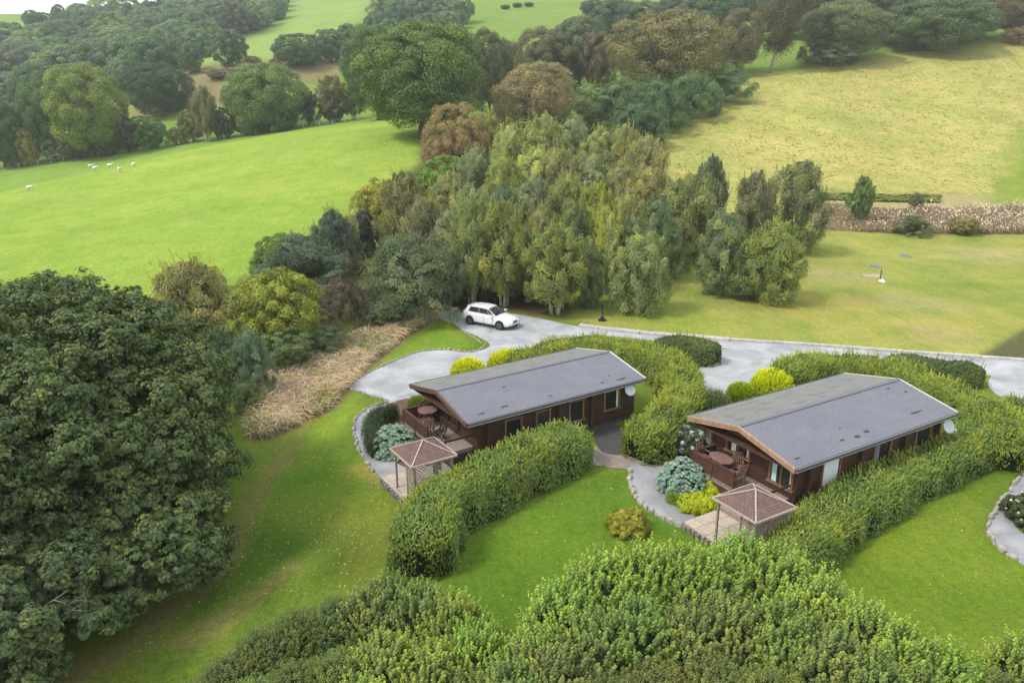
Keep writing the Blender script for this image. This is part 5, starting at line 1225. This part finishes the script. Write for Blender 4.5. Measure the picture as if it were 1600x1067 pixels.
    for i in range(N):
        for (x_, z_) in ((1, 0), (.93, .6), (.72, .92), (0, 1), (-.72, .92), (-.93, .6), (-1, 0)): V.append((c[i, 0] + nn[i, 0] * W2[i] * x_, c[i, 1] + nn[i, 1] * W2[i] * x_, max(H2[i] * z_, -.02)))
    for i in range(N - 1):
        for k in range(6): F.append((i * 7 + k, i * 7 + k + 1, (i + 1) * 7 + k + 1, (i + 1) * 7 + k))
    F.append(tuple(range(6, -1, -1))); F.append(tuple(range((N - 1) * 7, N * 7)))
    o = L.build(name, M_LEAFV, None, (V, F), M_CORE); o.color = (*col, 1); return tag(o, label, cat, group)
HG1 = (.215, .295, .078); HG3 = (.13, .18, .055); HG4 = (.255, .32, .062)
hedge('hedge', [(-3.3, 23.2), (-3.25, 26.0), (-1.8, 28.0), (0.0, 29.9), (2.0, 31.7), (3.2, 33.1)], 2.5, 1.95, HG1, 'thick green hedge running in front of the left lodge and its gazebo', seed=11, shoots=46, shoot_len=.30)
hedge('hedge', [(9.3, 23.0), (10.9, 24.9), (14.3, 27.7), (17.5, 30.1), (20.5, 31.9), (23.6, 34.0), (26.5, 36.5)], 2.4, 1.5, HG1, 'long green hedge running in front of the right lodge', seed=12, shoots=52, shoot_len=.29)
def tp(pts, z): return [un(x, y, z) for x, y in pts]
hedge('hedge', tp([(800, 556), (840, 543), (890, 535), (945, 531), (995, 537), (1038, 551), (1064, 574), (1074, 600), (1058, 630), (1022, 658), (990, 672)], 1.65), 2.5, 1.75, HG4, 'green hedge curving round behind and past the end of the left lodge', seed=13, shoots=30)
hedge('hedge', tp([(1022, 527), (1060, 529), (1095, 534), (1124, 541)], 1.3), 2.3, 1.4, HG3, 'short dark square hedge end beside the road between the lodges', seed=14, shoots=8)
hedge('hedge', tp([(1222, 577), (1250, 563), (1300, 556), (1350, 560), (1400, 572), (1450, 590), (1500, 610), (1545, 634), (1575, 662), (1588, 690)], 1.65), 2.6, 1.75, HG4, 'green hedge curving behind the right lodge towards the right edge', seed=15, shoots=30)
hedge('hedge', tp([(1385, 556), (1440, 562), (1500, 569), (1540, 577)], 1.2), 2.0, 1.35, HG3, 'low dark hedge along the road behind the curving right hedge', seed=16, shoots=6)
hedge('hedge', tp([(1612, 640), (1650, 670), (1690, 720)], 1.6), 2.4, 1.7, HG4, 'end of a green hedge at the right edge of the photo', seed=17, shoots=14)
hedge('conifer_hedge', tp([(620, 627), (598, 634), (583, 648), (582, 668), (592, 690)], .9), 1.1, .95, (.055, .080, .038), 'low dark conifer hedge between the path and the left blue green shrub', seed=18, shoots=10, ln=.08, wd=.03, shoot_len=.15)

# ------------------------------------------------------------------ rounded shrubs
def shrub(name, pos, r, ry, h, col, label, cat='shrub', kind='round', seed=1, n=9000, ln=.09, wd=.035, group=None, flowers=None):
    L = Leaves(seed); g = L.g; root = empty(name, (*pos, 0), 0, label, cat, group)
    if kind == 'juniper':
        for i in range(420):
            z = 1 - (i + .5) / 420 * 1.05; a = i * 2.39996; s = math.sqrt(max(0, 1 - z * z)); d = np.array([s * math.cos(a), s * math.sin(a), max(z, 0)]); k = g.uniform(.78, 1.0)
            c = d * [r * k, ry * k, h * k * .9] + [0, 0, .08]; clump_leaves(L, c, r * g.uniform(.06, .13), d, n // 420, ln, wd, (1, 1, .8), up=.6, flat=.5, tint=np.clip(g.normal(.45 + .16 * g.normal(), .15, n // 420), 0, 1), droop=0)
    elif kind == 'golden':
        m = n // 8; a = g.uniform(0, 6.283, m); z = g.random(m) ** .75; s = np.sqrt(1 - (z * .97) ** 3); k = g.uniform(.8, 1.0, m)
        b0 = np.stack([np.cos(a) * s * r * k, np.sin(a) * s * ry * k, z * h * .93 * k + .05], 1); ax = unit(np.stack([np.cos(a) * s * .5, np.sin(a) * s * .5, np.ones(m)], 1) + rnd_dir(m, g) * .18)
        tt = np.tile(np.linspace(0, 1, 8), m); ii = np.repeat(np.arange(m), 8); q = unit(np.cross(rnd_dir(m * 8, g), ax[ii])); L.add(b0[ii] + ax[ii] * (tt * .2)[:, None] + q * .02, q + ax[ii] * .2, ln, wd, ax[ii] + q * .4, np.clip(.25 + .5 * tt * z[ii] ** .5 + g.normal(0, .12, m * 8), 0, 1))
    elif kind == 'feather':
        m = n // 12; a = g.uniform(0, 6.283, m); z = g.random(m); s = np.sqrt(1 - (z * .98) ** 2.2); b0 = np.stack([np.cos(a) * s * r * .75, np.sin(a) * s * ry * .75, z * h * .72], 1)
        ax = unit(np.stack([np.cos(a) * .35, np.sin(a) * .35, np.ones(m)], 1) + rnd_dir(m, g) * .2); tt = np.tile(np.linspace(0, 1, 12), m); ii = np.repeat(np.arange(m), 12); le = h * .34 * g.uniform(.5, 1.2, m)
        q = unit(np.cross(rnd_dir(m * 12, g), ax[ii])); L.add(b0[ii] + ax[ii] * (tt * le[ii])[:, None] + q * (.05 * (1.1 - tt))[:, None], q + ax[ii] * .4, ln, wd, ax[ii] + q * .5, np.clip(.3 + .35 * tt + g.normal(0, .15, m * 12), 0, 1))
    else:
        for i in range(70):
            z = 1 - (i + .5) / 70 * 1.0; a = i * 2.39996; s = math.sqrt(max(0, 1 - z * z)); d = np.array([s * math.cos(a), s * math.sin(a), z]); k = g.uniform(.72, 1.0)
            clump_leaves(L, d * [r * k, ry * k, h * k * .88] + [0, 0, .1], r * g.uniform(.16, .3), d, n // 70, ln, wd, tint=np.clip(g.normal(.45 + .15 * g.normal(), .2, n // 70), 0, 1))
    # inner mass
    V = []; F = []; N = 12
    for j, (kk, zz) in enumerate(((.80, -.02), (.82, .35), (.62, .66), (.3, .80))):
        for k in range(N): V.append((r * kk * math.cos(6.283 * k / N), ry * kk * math.sin(6.283 * k / N), h * zz))
    for j in range(3):
        for k in range(N): F.append((j * N + k, j * N + (k + 1) % N, (j + 1) * N + (k + 1) % N, (j + 1) * N + k))
    F.append(tuple(range(3 * N, 4 * N)))
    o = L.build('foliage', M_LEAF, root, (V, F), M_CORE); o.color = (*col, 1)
    if flowers:
        fcol, cnt, fr = flowers; L = Leaves(seed + 50); g = L.g
        for i in range(cnt):
            z = g.uniform(.25, 1); a = g.uniform(0, 6.283); s = math.sqrt(1 - (z * .96) ** 2); c = np.array([r * s * math.cos(a), ry * s * math.sin(a), h * z * .95 + .08]); k = 46; d = rnd_dir(k, g); L.add(c + d * fr, d, fr * .75, fr * .7, tint=np.full(k, g.uniform(.3, .75)))
        f = L.build('flower_heads', M_STRAW, root); f.color = (*fcol, 1)
    return root
GOLD = (.62, .66, .028)
shrub('juniper_shrub', un(617, 690, .5), 1.15, 1.25, 1.35, (.34, .47, .385), 'rounded blue green shrub beside the left lodge veranda', kind='juniper', seed=31, n=42000, ln=.075, wd=.04)
shrub('juniper_shrub', un(578, 655, .3), .42, .42, .6, (.34, .47, .385), 'small blue green tuft left of the left blue green shrub', kind='juniper', seed=33, n=6000, ln=.07, wd=.04)
shrub('juniper_shrub', un(1069, 745, .6), 1.12, 1.15, 1.5, (.34, .47, .395), 'rounded blue green shrub beside the right lodge veranda', kind='juniper', seed=32, n=44000, ln=.075, wd=.04)
shrub('golden_shrub', un(652, 682, .3), .6, .5, .5, (.25, .33, .025), 'small yellow green shrub right of the left blue green shrub', kind='feather', seed=34, n=5000, ln=.08, wd=.04)
shrub('golden_shrub', un(617, 706, .2), .42, .3, .4, (.25, .33, .03), 'tiny yellow green plant in front of the left blue green shrub', kind='feather', seed=35, n=2500, ln=.08, wd=.04)
shrub('golden_shrub', un(655, 630, .3), .8, .55, .7, (.22, .28, .03), 'yellow green shrub behind the left veranda by the gravel bay', kind='feather', seed=36, n=6000, ln=.08, wd=.04)
shrub('golden_shrub', un(1124, 762, .3), .95, .55, .55, GOLD, 'bright yellow spreading shrub below the right blue green shrub', kind='round', seed=37, n=14000, ln=.09, wd=.05)
shrub('golden_shrub', un(1092, 786, .25), .85, .55, .5, (.46, .52, .028), 'bright yellow green shrub at the path beside the right gazebo', kind='round', seed=38, n=12000, ln=.09, wd=.05)
shrub('golden_shrub', un(1052, 778, .2), .35, .3, .4, (.22, .34, .05), 'small light green plant at the path edge under the right blue green shrub', kind='feather', seed=39, n=3000, ln=.08, wd=.04)
shrub('golden_conifer', un(732, 575, .8), 1.05, 1.0, 1.25, GOLD, 'low golden conifer behind the left lodge, left one of the pair', kind='golden', seed=41, n=16000, ln=.12, wd=.05, cat='conifer')
shrub('golden_conifer', un(796, 563, .8), 1.35, 1.1, 1.35, GOLD, 'wider golden conifer behind the left lodge, right one of the pair', kind='golden', seed=42, n=20000, ln=.12, wd=.05, cat='conifer')
shrub('golden_conifer', un(1207, 600, .8), 1.2, 1.1, 1.55, GOLD, 'large golden conifer behind the right lodge roof', kind='golden', seed=43, n=20000, ln=.11, wd=.06, cat='conifer')
shrub('golden_conifer', un(1157, 615, .6), .75, .7, 1.1, (.30, .40, .02), 'small golden green conifer left of the large golden one', kind='golden', seed=44, n=10000, ln=.10, wd=.05, cat='conifer')
shrub('feathery_shrub', un(1107, 640, .7), 1.35, 1.2, 1.75, (.125, .175, .075), 'grey green feathery shrub between the lodge gardens', kind='feather', seed=45, n=20000, ln=.11, wd=.03)
shrub('hydrangea', un(1075, 688, .6), .95, .8, 1.15, (.10, .155, .055), 'hydrangea with pale lilac blooms by the right veranda', kind='round', seed=46, n=9000, ln=.11, wd=.07, flowers=((.62, .58, .85), 40, .13))
shrub('lawn_shrub', un(983, 818, .3), .78, .72, .85, (.34, .33, .05), 'small yellow and green shrub alone on the middle lawn', kind='round', seed=47, n=9000, ln=.10, wd=.06)
shrub('rose_bush', un(1612, 800, .5), .75, 1.5, 1.05, (.10, .12, .05), 'bush with white flowers cut by the right edge of the photo', kind='round', seed=48, n=9000, ln=.09, wd=.05, flowers=((.85, .85, .75), 22, .05))
tree('bush', 'thorn', 436, 630, 640, 10, OAKL, 'tiny green tuft in the pale straw', None, 'tuft')

# ------------------------------------------------------------------ big shrubs along the bottom of the photo
def shoot_bush(seed, h, r, nsh, k, ln, wd, sl):
    L = Leaves(seed); g = L.g; m = nsh; z = 1 - g.random(m) * 1.0; a = g.uniform(0, 6.283, m); s = np.sqrt(np.clip(1 - z ** 2.2, 0, 1)); q = g.uniform(.72, 1.0, m)
    lob = 1 + .12 * np.sin(a * 3 + seed) + .08 * np.sin(a * 5 + z * 6)
    b0 = np.stack([np.cos(a) * s * r * q * lob, np.sin(a) * s * r * q * lob, z * (h - sl * .6) * q], 1)
    ax = unit(np.stack([np.cos(a) * s * .55, np.sin(a) * s * .55, np.ones(m) * .95], 1) + rnd_dir(m, g) * .22); le = sl * g.uniform(.5, 1.3, m)
    tt = np.tile(np.linspace(0, 1, k), m); ii = np.repeat(np.arange(m), k); ph = np.tile(np.arange(k) * 2.4, m) + ii
    e1 = unit(np.cross(ax, np.array([[.3, .9, .1]]))); e2 = np.cross(ax, e1); qd = e1[ii] * np.cos(ph)[:, None] + e2[ii] * np.sin(ph)[:, None]
    p = b0[ii] + ax[ii] * (tt * le[ii])[:, None] + qd * (.055 * (1.15 - tt * .7))[:, None]
    st = g.uniform(-.05, .42, m)
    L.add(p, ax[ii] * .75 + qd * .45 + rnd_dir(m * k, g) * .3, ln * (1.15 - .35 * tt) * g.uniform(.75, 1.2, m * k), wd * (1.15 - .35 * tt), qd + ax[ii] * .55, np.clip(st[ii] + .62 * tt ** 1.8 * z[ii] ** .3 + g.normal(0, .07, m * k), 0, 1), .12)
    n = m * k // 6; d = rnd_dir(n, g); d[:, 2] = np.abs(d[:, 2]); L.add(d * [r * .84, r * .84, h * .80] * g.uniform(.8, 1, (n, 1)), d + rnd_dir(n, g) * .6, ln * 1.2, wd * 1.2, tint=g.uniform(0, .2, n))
    V = []; F = []; N = 12
    for (kk, zz) in ((.72, -.02), (.74, .35), (.55, .62), (.25, .74)):
        for j in range(N): V.append((r * kk * math.cos(6.283 * j / N), r * kk * math.sin(6.283 * j / N), h * zz))
    for j in range(3):
        for i in range(N): F.append((j * N + i, j * N + (i + 1) % N, (j + 1) * N + (i + 1) % N, (j + 1) * N + i))
    F.append(tuple(range(3 * N, 4 * N)))
    o = L.build('shrub', M_LEAFV, None, (V, F), M_CORE); me_ = o.data; bpy.data.objects.remove(o); return me_
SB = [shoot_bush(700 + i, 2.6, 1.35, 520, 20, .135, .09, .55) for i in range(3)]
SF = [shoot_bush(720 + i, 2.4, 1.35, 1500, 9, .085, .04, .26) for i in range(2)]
def front(px, py, h, w, mesh, col, label, group):
    x, y = un(px, py, h * .97); o = bpy.data.objects.new('shrub', mesh); C.objects.link(o); o.location = (x, y, -.02)
    sx = w / 2.7; o.scale = (sx, sx, h / 2.6); o.rotation_euler = (0, 0, random.uniform(0, 6.28)); o.color = (*[c * random.uniform(.92, 1.08) for c in col], 1)
    return tag(o, label, 'shrub', group)
LIME = (.26, .36, .068); MIDG = (.20, .27, .070); FING = (.16, .20, .06); OLV = (.20, .235, .065)
GR, GL_ = 'big leafy shrubs at the lower right', 'big leafy shrubs at the lower left'
row = [(835, 985, 2.3, 2.3), (880, 915, 2.5, 2.5), (938, 868, 2.7, 2.6), (1005, 852, 2.8, 2.7), (1068, 858, 2.7, 2.6), (1118, 872, 2.5, 2.3), (1158, 840, 2.7, 2.6), (1218, 858, 2.7, 2.7), (1285, 898, 2.6, 2.6), (1352, 945, 2.5, 2.5), (1420, 982, 2.5, 2.5), (1485, 1018, 2.3, 2.3)]
nm = ['lowest shrub at the left end of the row under the middle lawn', 'second shrub from the left of the lower right row', 'tall lime green shrub below the small lawn shrub', 'tallest shrub below the small yellow and green lawn shrub', 'lime green shrub left of the dip in the lower right row', 'shrub in the dip of the row below the right gazebo', 'tall shrub just below the right gazebo lattice', 'lime shrub where the row meets the right lodge hedge', 'shrub at the corner of the right lawn', 'shrub halfway down the right side of the row beside the lawn', 'shrub near the lower right end of the row', 'last small shrub at the lower right end of the row']
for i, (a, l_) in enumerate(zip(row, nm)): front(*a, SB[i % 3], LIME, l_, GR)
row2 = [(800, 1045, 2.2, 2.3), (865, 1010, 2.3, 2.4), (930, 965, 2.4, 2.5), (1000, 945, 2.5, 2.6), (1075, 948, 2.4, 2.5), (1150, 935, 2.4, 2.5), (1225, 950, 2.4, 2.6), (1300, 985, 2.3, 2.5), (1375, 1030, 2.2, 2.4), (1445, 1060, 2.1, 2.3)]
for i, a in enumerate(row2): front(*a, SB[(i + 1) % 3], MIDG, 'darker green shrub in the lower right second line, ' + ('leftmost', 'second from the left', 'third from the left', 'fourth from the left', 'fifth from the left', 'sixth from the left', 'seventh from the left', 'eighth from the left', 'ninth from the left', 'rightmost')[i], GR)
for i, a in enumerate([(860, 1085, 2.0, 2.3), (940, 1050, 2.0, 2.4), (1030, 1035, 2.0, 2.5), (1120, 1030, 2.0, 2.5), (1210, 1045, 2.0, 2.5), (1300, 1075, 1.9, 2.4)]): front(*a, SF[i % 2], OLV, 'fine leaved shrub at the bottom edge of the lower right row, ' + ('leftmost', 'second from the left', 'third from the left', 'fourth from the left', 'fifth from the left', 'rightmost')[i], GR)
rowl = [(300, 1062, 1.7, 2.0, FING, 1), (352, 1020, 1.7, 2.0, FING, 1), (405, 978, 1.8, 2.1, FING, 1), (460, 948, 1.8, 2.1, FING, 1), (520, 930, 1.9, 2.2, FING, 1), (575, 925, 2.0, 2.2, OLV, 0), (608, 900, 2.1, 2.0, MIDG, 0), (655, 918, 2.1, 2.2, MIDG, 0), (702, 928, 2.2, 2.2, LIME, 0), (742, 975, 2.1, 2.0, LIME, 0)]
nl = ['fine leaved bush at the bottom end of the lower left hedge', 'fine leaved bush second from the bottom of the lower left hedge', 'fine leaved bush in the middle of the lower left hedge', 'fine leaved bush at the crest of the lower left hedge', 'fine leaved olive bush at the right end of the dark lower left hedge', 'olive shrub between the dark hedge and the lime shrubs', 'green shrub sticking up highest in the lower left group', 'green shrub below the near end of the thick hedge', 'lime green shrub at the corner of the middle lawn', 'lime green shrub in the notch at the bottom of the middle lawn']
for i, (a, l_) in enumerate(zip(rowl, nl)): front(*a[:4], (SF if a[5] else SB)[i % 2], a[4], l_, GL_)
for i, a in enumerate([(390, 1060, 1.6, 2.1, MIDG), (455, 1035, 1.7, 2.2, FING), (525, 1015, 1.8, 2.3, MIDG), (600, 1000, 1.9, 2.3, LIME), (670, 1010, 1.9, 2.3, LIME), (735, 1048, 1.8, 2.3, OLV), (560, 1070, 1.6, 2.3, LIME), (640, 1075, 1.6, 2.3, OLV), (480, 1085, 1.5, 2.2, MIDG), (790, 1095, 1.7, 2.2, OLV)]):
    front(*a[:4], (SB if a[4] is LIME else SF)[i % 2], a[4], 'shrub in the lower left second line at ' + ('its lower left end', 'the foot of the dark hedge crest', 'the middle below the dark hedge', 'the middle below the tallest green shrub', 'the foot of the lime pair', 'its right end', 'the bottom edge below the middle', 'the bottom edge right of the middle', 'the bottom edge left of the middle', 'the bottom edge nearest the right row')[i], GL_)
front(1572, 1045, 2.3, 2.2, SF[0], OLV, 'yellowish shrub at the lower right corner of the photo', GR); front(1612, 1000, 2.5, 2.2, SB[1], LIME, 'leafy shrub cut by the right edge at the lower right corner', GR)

# ------------------------------------------------------------------ dry grass bank, reeds, rough meadow grass
def in_poly_pts(poly, n, g):
    x0, y0 = poly.min(0); x1, y1 = poly.max(0); P = g.uniform([x0, y0], [x1, y1], (n * 3, 2)); d = sdist(poly, P[:, 0], P[:, 1]); return P[d < -.15][:n]
g = np.random.default_rng(900)
L = Leaves(901); P = in_poly_pts(Z['straw'], 24000, g); n = len(P); cl = np.sin(P[:, 0] * 1.7) * np.cos(P[:, 1] * 1.3 + P[:, 0])
ang = g.normal(-.6, .9, n) + cl; el = g.uniform(.02, .9, n) ** 1.3; ax = np.stack([np.cos(ang) * np.cos(el), np.sin(ang) * np.cos(el), np.sin(el)], 1); le = g.uniform(.5, 1.4, n)
c = np.concatenate([P, (.06 + .22 * (cl + 1) * g.random(n))[:, None] + (le * .4 * np.sin(el))[:, None]], 1)
L.add(c, np.array([[0, 0, 1.0]]) + rnd_dir(n, g) * .6, le, .045, ax, np.clip(g.normal(.45, .22, n), 0, 1), .15)
o = L.build('dry_grass', M_STRAW); o.color = (.58, .46, .33, 1); tag(o, 'pale straw coloured dry grass bank between the trees and the lawn', 'dry grass', None, 'stuff')
L = Leaves(908); P = in_poly_pts(Z['straw'], 12000, g); P = P[np.sin(P[:, 0] * .9 + 1) * np.sin(P[:, 1] * .55 + .4 * P[:, 0]) + g.normal(0, .25, len(P)) > .35]; n = len(P)
ax = unit(rnd_dir(n, g) * .6 + [[0, 0, .8]]); le = g.uniform(.4, 1.0, n); L.add(np.concatenate([P, (.1 + le * .35)[:, None]], 1), rnd_dir(n, g) + [[0, -.5, .8]], le, .06, ax, g.random(n), .1)
o = L.build('green_tufts', M_STRAW); o.color = (.24, .26, .09, 1); tag(o, 'green tufts growing through the straw coloured bank', 'grass tufts', None, 'stuff')
L = Leaves(902); bk = pxpoly([(420, 560), (470, 525), (560, 492), (640, 488), (640, 505), (560, 525), (500, 550), (440, 600)]); P = in_poly_pts(bk, 5000, g); n = len(P)
ax = unit(rnd_dir(n, g) * .35 + [[0, 0, 1]]); le = g.uniform(.6, 1.5, n); L.add(np.concatenate([P, (le * .45)[:, None]], 1), rnd_dir(n, g) + [[0, -.8, .5]], le, .06, ax, g.random(n), .1)
o = L.build('tall_grass', M_STRAW); o.color = (.20, .22, .08, 1); tag(o, 'tall green grass at the back of the straw coloured bank', 'tall grass', None, 'stuff')
def on_ground(P): return np.concatenate([P, zt(P[:, 0], P[:, 1])[:, None]], 1)
L = Leaves(903); P = in_poly_pts(Z['reeds'], 26000, g); P = P[P[:, 0] < 100]; G3 = on_ground(P); n = len(P); pl = 1 / (1 + np.exp(-(P[:, 0] - 50) / 5)); le = g.uniform(.7, 1.4, n) * (.55 + .65 * pl) * (.85 + .35 * np.sin(P[:, 0] * .8) * np.sin(P[:, 0] * .23 + 1))
ax = unit(rnd_dir(n, g) * .25 + [[0, 0, 1]]); L.add(G3 + np.stack([0 * le, 0 * le, le * .45], 1), rnd_dir(n, g) * .5 + [[0, -.5, 1]], le, .11, ax, np.clip(g.normal(.38, .13, n), 0, 1), .1)
o = L.build('reeds', M_STRAW); o.color = (.29, .225, .13, 1); tag(o, 'strip of brown and tan reeds between the lawn and the hay meadow', 'reeds', None, 'stuff')
L = Leaves(904); k = g.random(n) < pl * .16; T3 = G3[k] + np.stack([0 * le[k], 0 * le[k], le[k] * .95], 1); m_ = len(T3)
L.add(T3, rnd_dir(m_, g) * .6 + [[0, -.7, .9]], .34, .15, unit(rnd_dir(m_, g) * .3 + [[0, 0, 1]]), g.random(m_))
o2 = L.build('reed_plumes', M_STRAW, o); o2.color = (.56, .46, .40, 1)
def rough(name, poly, n, hgt, wid, col, label, seed, cut=None):
    L = Leaves(seed); g = L.g; P = in_poly_pts(poly, n, g)
    cl = np.sin(P[:, 0] * .9 + 2 * np.sin(P[:, 1] * .33)) * np.sin(P[:, 1] * .7 + 1.5 * np.sin(P[:, 0] * .27)); P = P[cl + g.normal(0, .7, len(P)) > -.2]; n = len(P)
    G = on_ground(P); h_ = hgt * g.uniform(.4, 1.3, n); L.add(G + np.stack([0 * h_, 0 * h_, h_ * .4], 1), rnd_dir(n, g) * .18 + [[0, -.1, 1.0]], h_ * 2.4, wid * g.uniform(.6, 1.5, n), rnd_dir(n, g) * [1, .4, .5] + [[0, 0, .35]], np.clip(g.normal(.56, .07, n), 0, 1), .1)
    o = L.build(name, M_STRAW); o.color = (*col, 1); return tag(o, label, 'long grass', None, 'stuff')
rough('meadow_grass', Z['meadow'], 22000, .16, .34, (.41, .372, .140), 'uncut yellow hay grass covering the meadow', 905)
rough('track_grass', pxpoly([(1270, 302), (1470, 306), (1470, 318), (1270, 312)], True), 2500, .5, .5, (.19, .22, .05), 'green line of taller grass along the foot of the meadow', 906)
# leaf litter and tufts below the oak edge
L = Leaves(907); P = np.concatenate([in_poly_pts(pxpoly([(120, 960), (160, 905), (195, 880), (215, 895), (180, 950), (140, 985)]), 2500, g), in_poly_pts(pxpoly([(262, 800), (300, 785), (305, 810), (275, 825)]), 900, g)]); n = len(P)
L.add(np.concatenate([P, np.full((n, 1), .03)], 1), rnd_dir(n, g) * .5 + [[0, 0, 1]], .14, .07, None, g.random(n)); o = L.build('leaf_litter', M_STRAW); o.color = (.20, .12, .08, 1); tag(o, 'reddish brown leaf litter and twigs under the edge of the big oak', 'leaf litter', None, 'stuff')

# small weeds and daisies in the lawns
L = Leaves(930); P = np.concatenate([in_poly_pts(pxpoly([(470, 700), (560, 700), (620, 780), (630, 900), (400, 960), (150, 1060), (340, 900), (400, 760)]), 520, g), in_poly_pts(Z['lawnA'], 70, g), in_poly_pts(Z['lawnB'], 90, g)]); n = len(P)
L.add(np.concatenate([P, np.full((n, 1), .035)], 1), rnd_dir(n, g) * .4 + [[0, 0, 1]], .07 * g.uniform(.5, 1.6, n), .05, None, g.random(n)); o = L.build('lawn_weeds', M_STRAW); o.color = (.40, .42, .20, 1); tag(o, 'scattered pale weeds and daisies in the mown lawns', 'lawn weeds', None, 'stuff')
# ------------------------------------------------------------------ sheep
M_WOOL = simple('wool', (.66, .62, .54), .95, .05, .15, 8, bmp=.5); M_FACE = simple('sheep_face', (.45, .40, .34), .9, .1, .2, 8)
def sheep_mesh():
    mb = MB(); st = [(-.52, .60, .10), (-.46, .62, .24), (-.25, .64, .30), (.05, .64, .31), (.3, .66, .28), (.45, .72, .20), (.58, .84, .13), (.68, .90, .11), (.80, .86, .09), (.90, .80, .05)]
    n = 10; V = []
    for (x, z, r) in st:
        for k in range(n): a = 6.2832 * k / n; V.append((x, r * .9 * math.cos(a), z + r * math.sin(a)))
    F = [(i * n + k, i * n + (k + 1) % n, (i + 1) * n + (k + 1) % n, (i + 1) * n + k) for i in range(len(st) - 1) for k in range(n)] + [tuple(range(n - 1, -1, -1)), tuple(range((len(st) - 1) * n, len(st) * n))]
    mb.add(V, F)
    for x in (-.36, .32):
        for y in (-.14, .14): mb.tube([(x, y, .5), (x + .02, y, .25), (x, y, 0)], [.07, .045, .04], 6)
    for y in (-.1, .1): mb.tube([(.72, y * .6, .95), (.70, y * 1.9, .93)], [.03, .015], 5)
    o = mb.build('sheep', M_WOOL, None, True); me_ = o.data; bpy.data.objects.remove(o); return me_
SM = sheep_mesh()
for (x, y, rz, l_) in ((47, 298, 0.1, 'white sheep alone on the crest near the left edge'), (142, 263, .3, 'white sheep, upper left of the small group on the crest'), (149, 267, 0, 'white sheep just below the upper left one'), (172, 263, 0.2, 'white sheep in the middle of the small group'), (187, 269, -.8, 'white sheep nearest in the small group on the crest'), (209, 262, 1.6, 'white sheep facing away at the right of the group'),
                      (99, 249, .2, 'white sheep lying by the fence, left one'), (110, 247, .1, 'white sheep by the fence, right of its neighbour'), (150, 241, .2, 'white sheep grazing close under the fence'), (594, 185, 1.2, 'white sheep beside the large pasture oak')):
    q = at(x, y)
    if q: o = bpy.data.objects.new('sheep', SM); C.objects.link(o); o.location = q; o.rotation_euler = (0, 0, rz); o.scale = (.85, 1.0, .85); tag(o, l_, 'sheep', 'sheep on the green pasture')

# ------------------------------------------------------------------ field fence
M_POST = simple('fence_post_wood', (.34, .31, .27), .9, .1, .3, 6); M_WIRE = simple('fence_wire', (.3, .3, .3), .5, .4, .1, 5)
fp = [(-30, 276), (0, 269), (60, 259), (120, 250), (172, 241), (240, 232), (300, 225), (350, 218), (400, 211), (450, 204), (500, 198), (560, 191), (600, 186)]
Q = [np.array(at(*p)) for p in fp]; f = empty('fence', tuple(Q[0]), 0, 'wire and post fence along the far edge of the green pasture', 'fence')
pts = []; 
for a, b_ in zip(Q[:-1], Q[1:]):
    k = max(1, int(np.linalg.norm(b_ - a) / 2.6)); pts += [a + (b_ - a) * j / k for j in range(k)]
pts = pts[:98]
mb = MB(); mb.box(-.07, .07, -.07, .07, -.2, 1.25); pm = mb.build('post', M_POST, f)
for i, p in enumerate(pts):
    p = np.array([p[0], p[1], z1(p[0], p[1])]); pts[i] = p; o = pm if i == 0 else pm.copy()
    if i: C.objects.link(o); o.parent = f
    o.location = p - Q[0]
mb = MB()
for zz in (.35, .65, .95, 1.15): mb.tube([p - Q[0] + [0, .09, zz] for p in pts], .012, 4)
mb.build('wire', M_WIRE, f)
# dry stone remains and pale track on the far slope
for (x, y, w_) in ((330, 112, 3.2), (352, 108, 2.2), (480, 92, 2.5)):
    q = at(x, y); mb = MB(); r_ = random.Random(x)
    for k in range(16):
        cx, cy_, s_ = r_.uniform(-w_, w_), r_.uniform(-.6, .6), r_.uniform(.25, .5); mb.disc((cx, cy_), s_, -.1, s_ * .9, 7)
    o = mb.build('stone_heap', M_STONE, None); o.location = q; tag(o, 'pale heap of stones on the far brown slope, ' + {330: 'leftmost of three', 352: 'middle one of three', 480: 'rightmost of three'}[x], 'stone heap', 'stone heaps on the far slope')

# ------------------------------------------------------------------ haze
zmin = float(zt(GX[::4, ::4], GY[::4, ::4]).min()) - 1.5
zmax = float(zt(GX[::4, ::4], GY[::4, ::4]).max()) + 30
mb = MB(); mb.box(-905, 905, -155, 965, zmin, zmax)
m = bpy.data.materials.new('hazy_air'); m.use_nodes = True; nt = m.node_tree
for n_ in list(nt.nodes): nt.nodes.remove(n_)
out = nt.nodes.new('ShaderNodeOutputMaterial'); pv = nt.nodes.new('ShaderNodeVolumePrincipled'); pv.inputs['Color'].default_value = (.90, .95, 1.0, 1); pv.inputs['Density'].default_value = .00029; pv.inputs['Anisotropy'].default_value = .2
nt.links.new(pv.outputs[0], out.inputs['Volume'])
o = mb.build('haze', m); tag(o, 'thin blue haze over the distant hillside', 'haze', None, 'stuff')
print('haze', zmin, zmax)
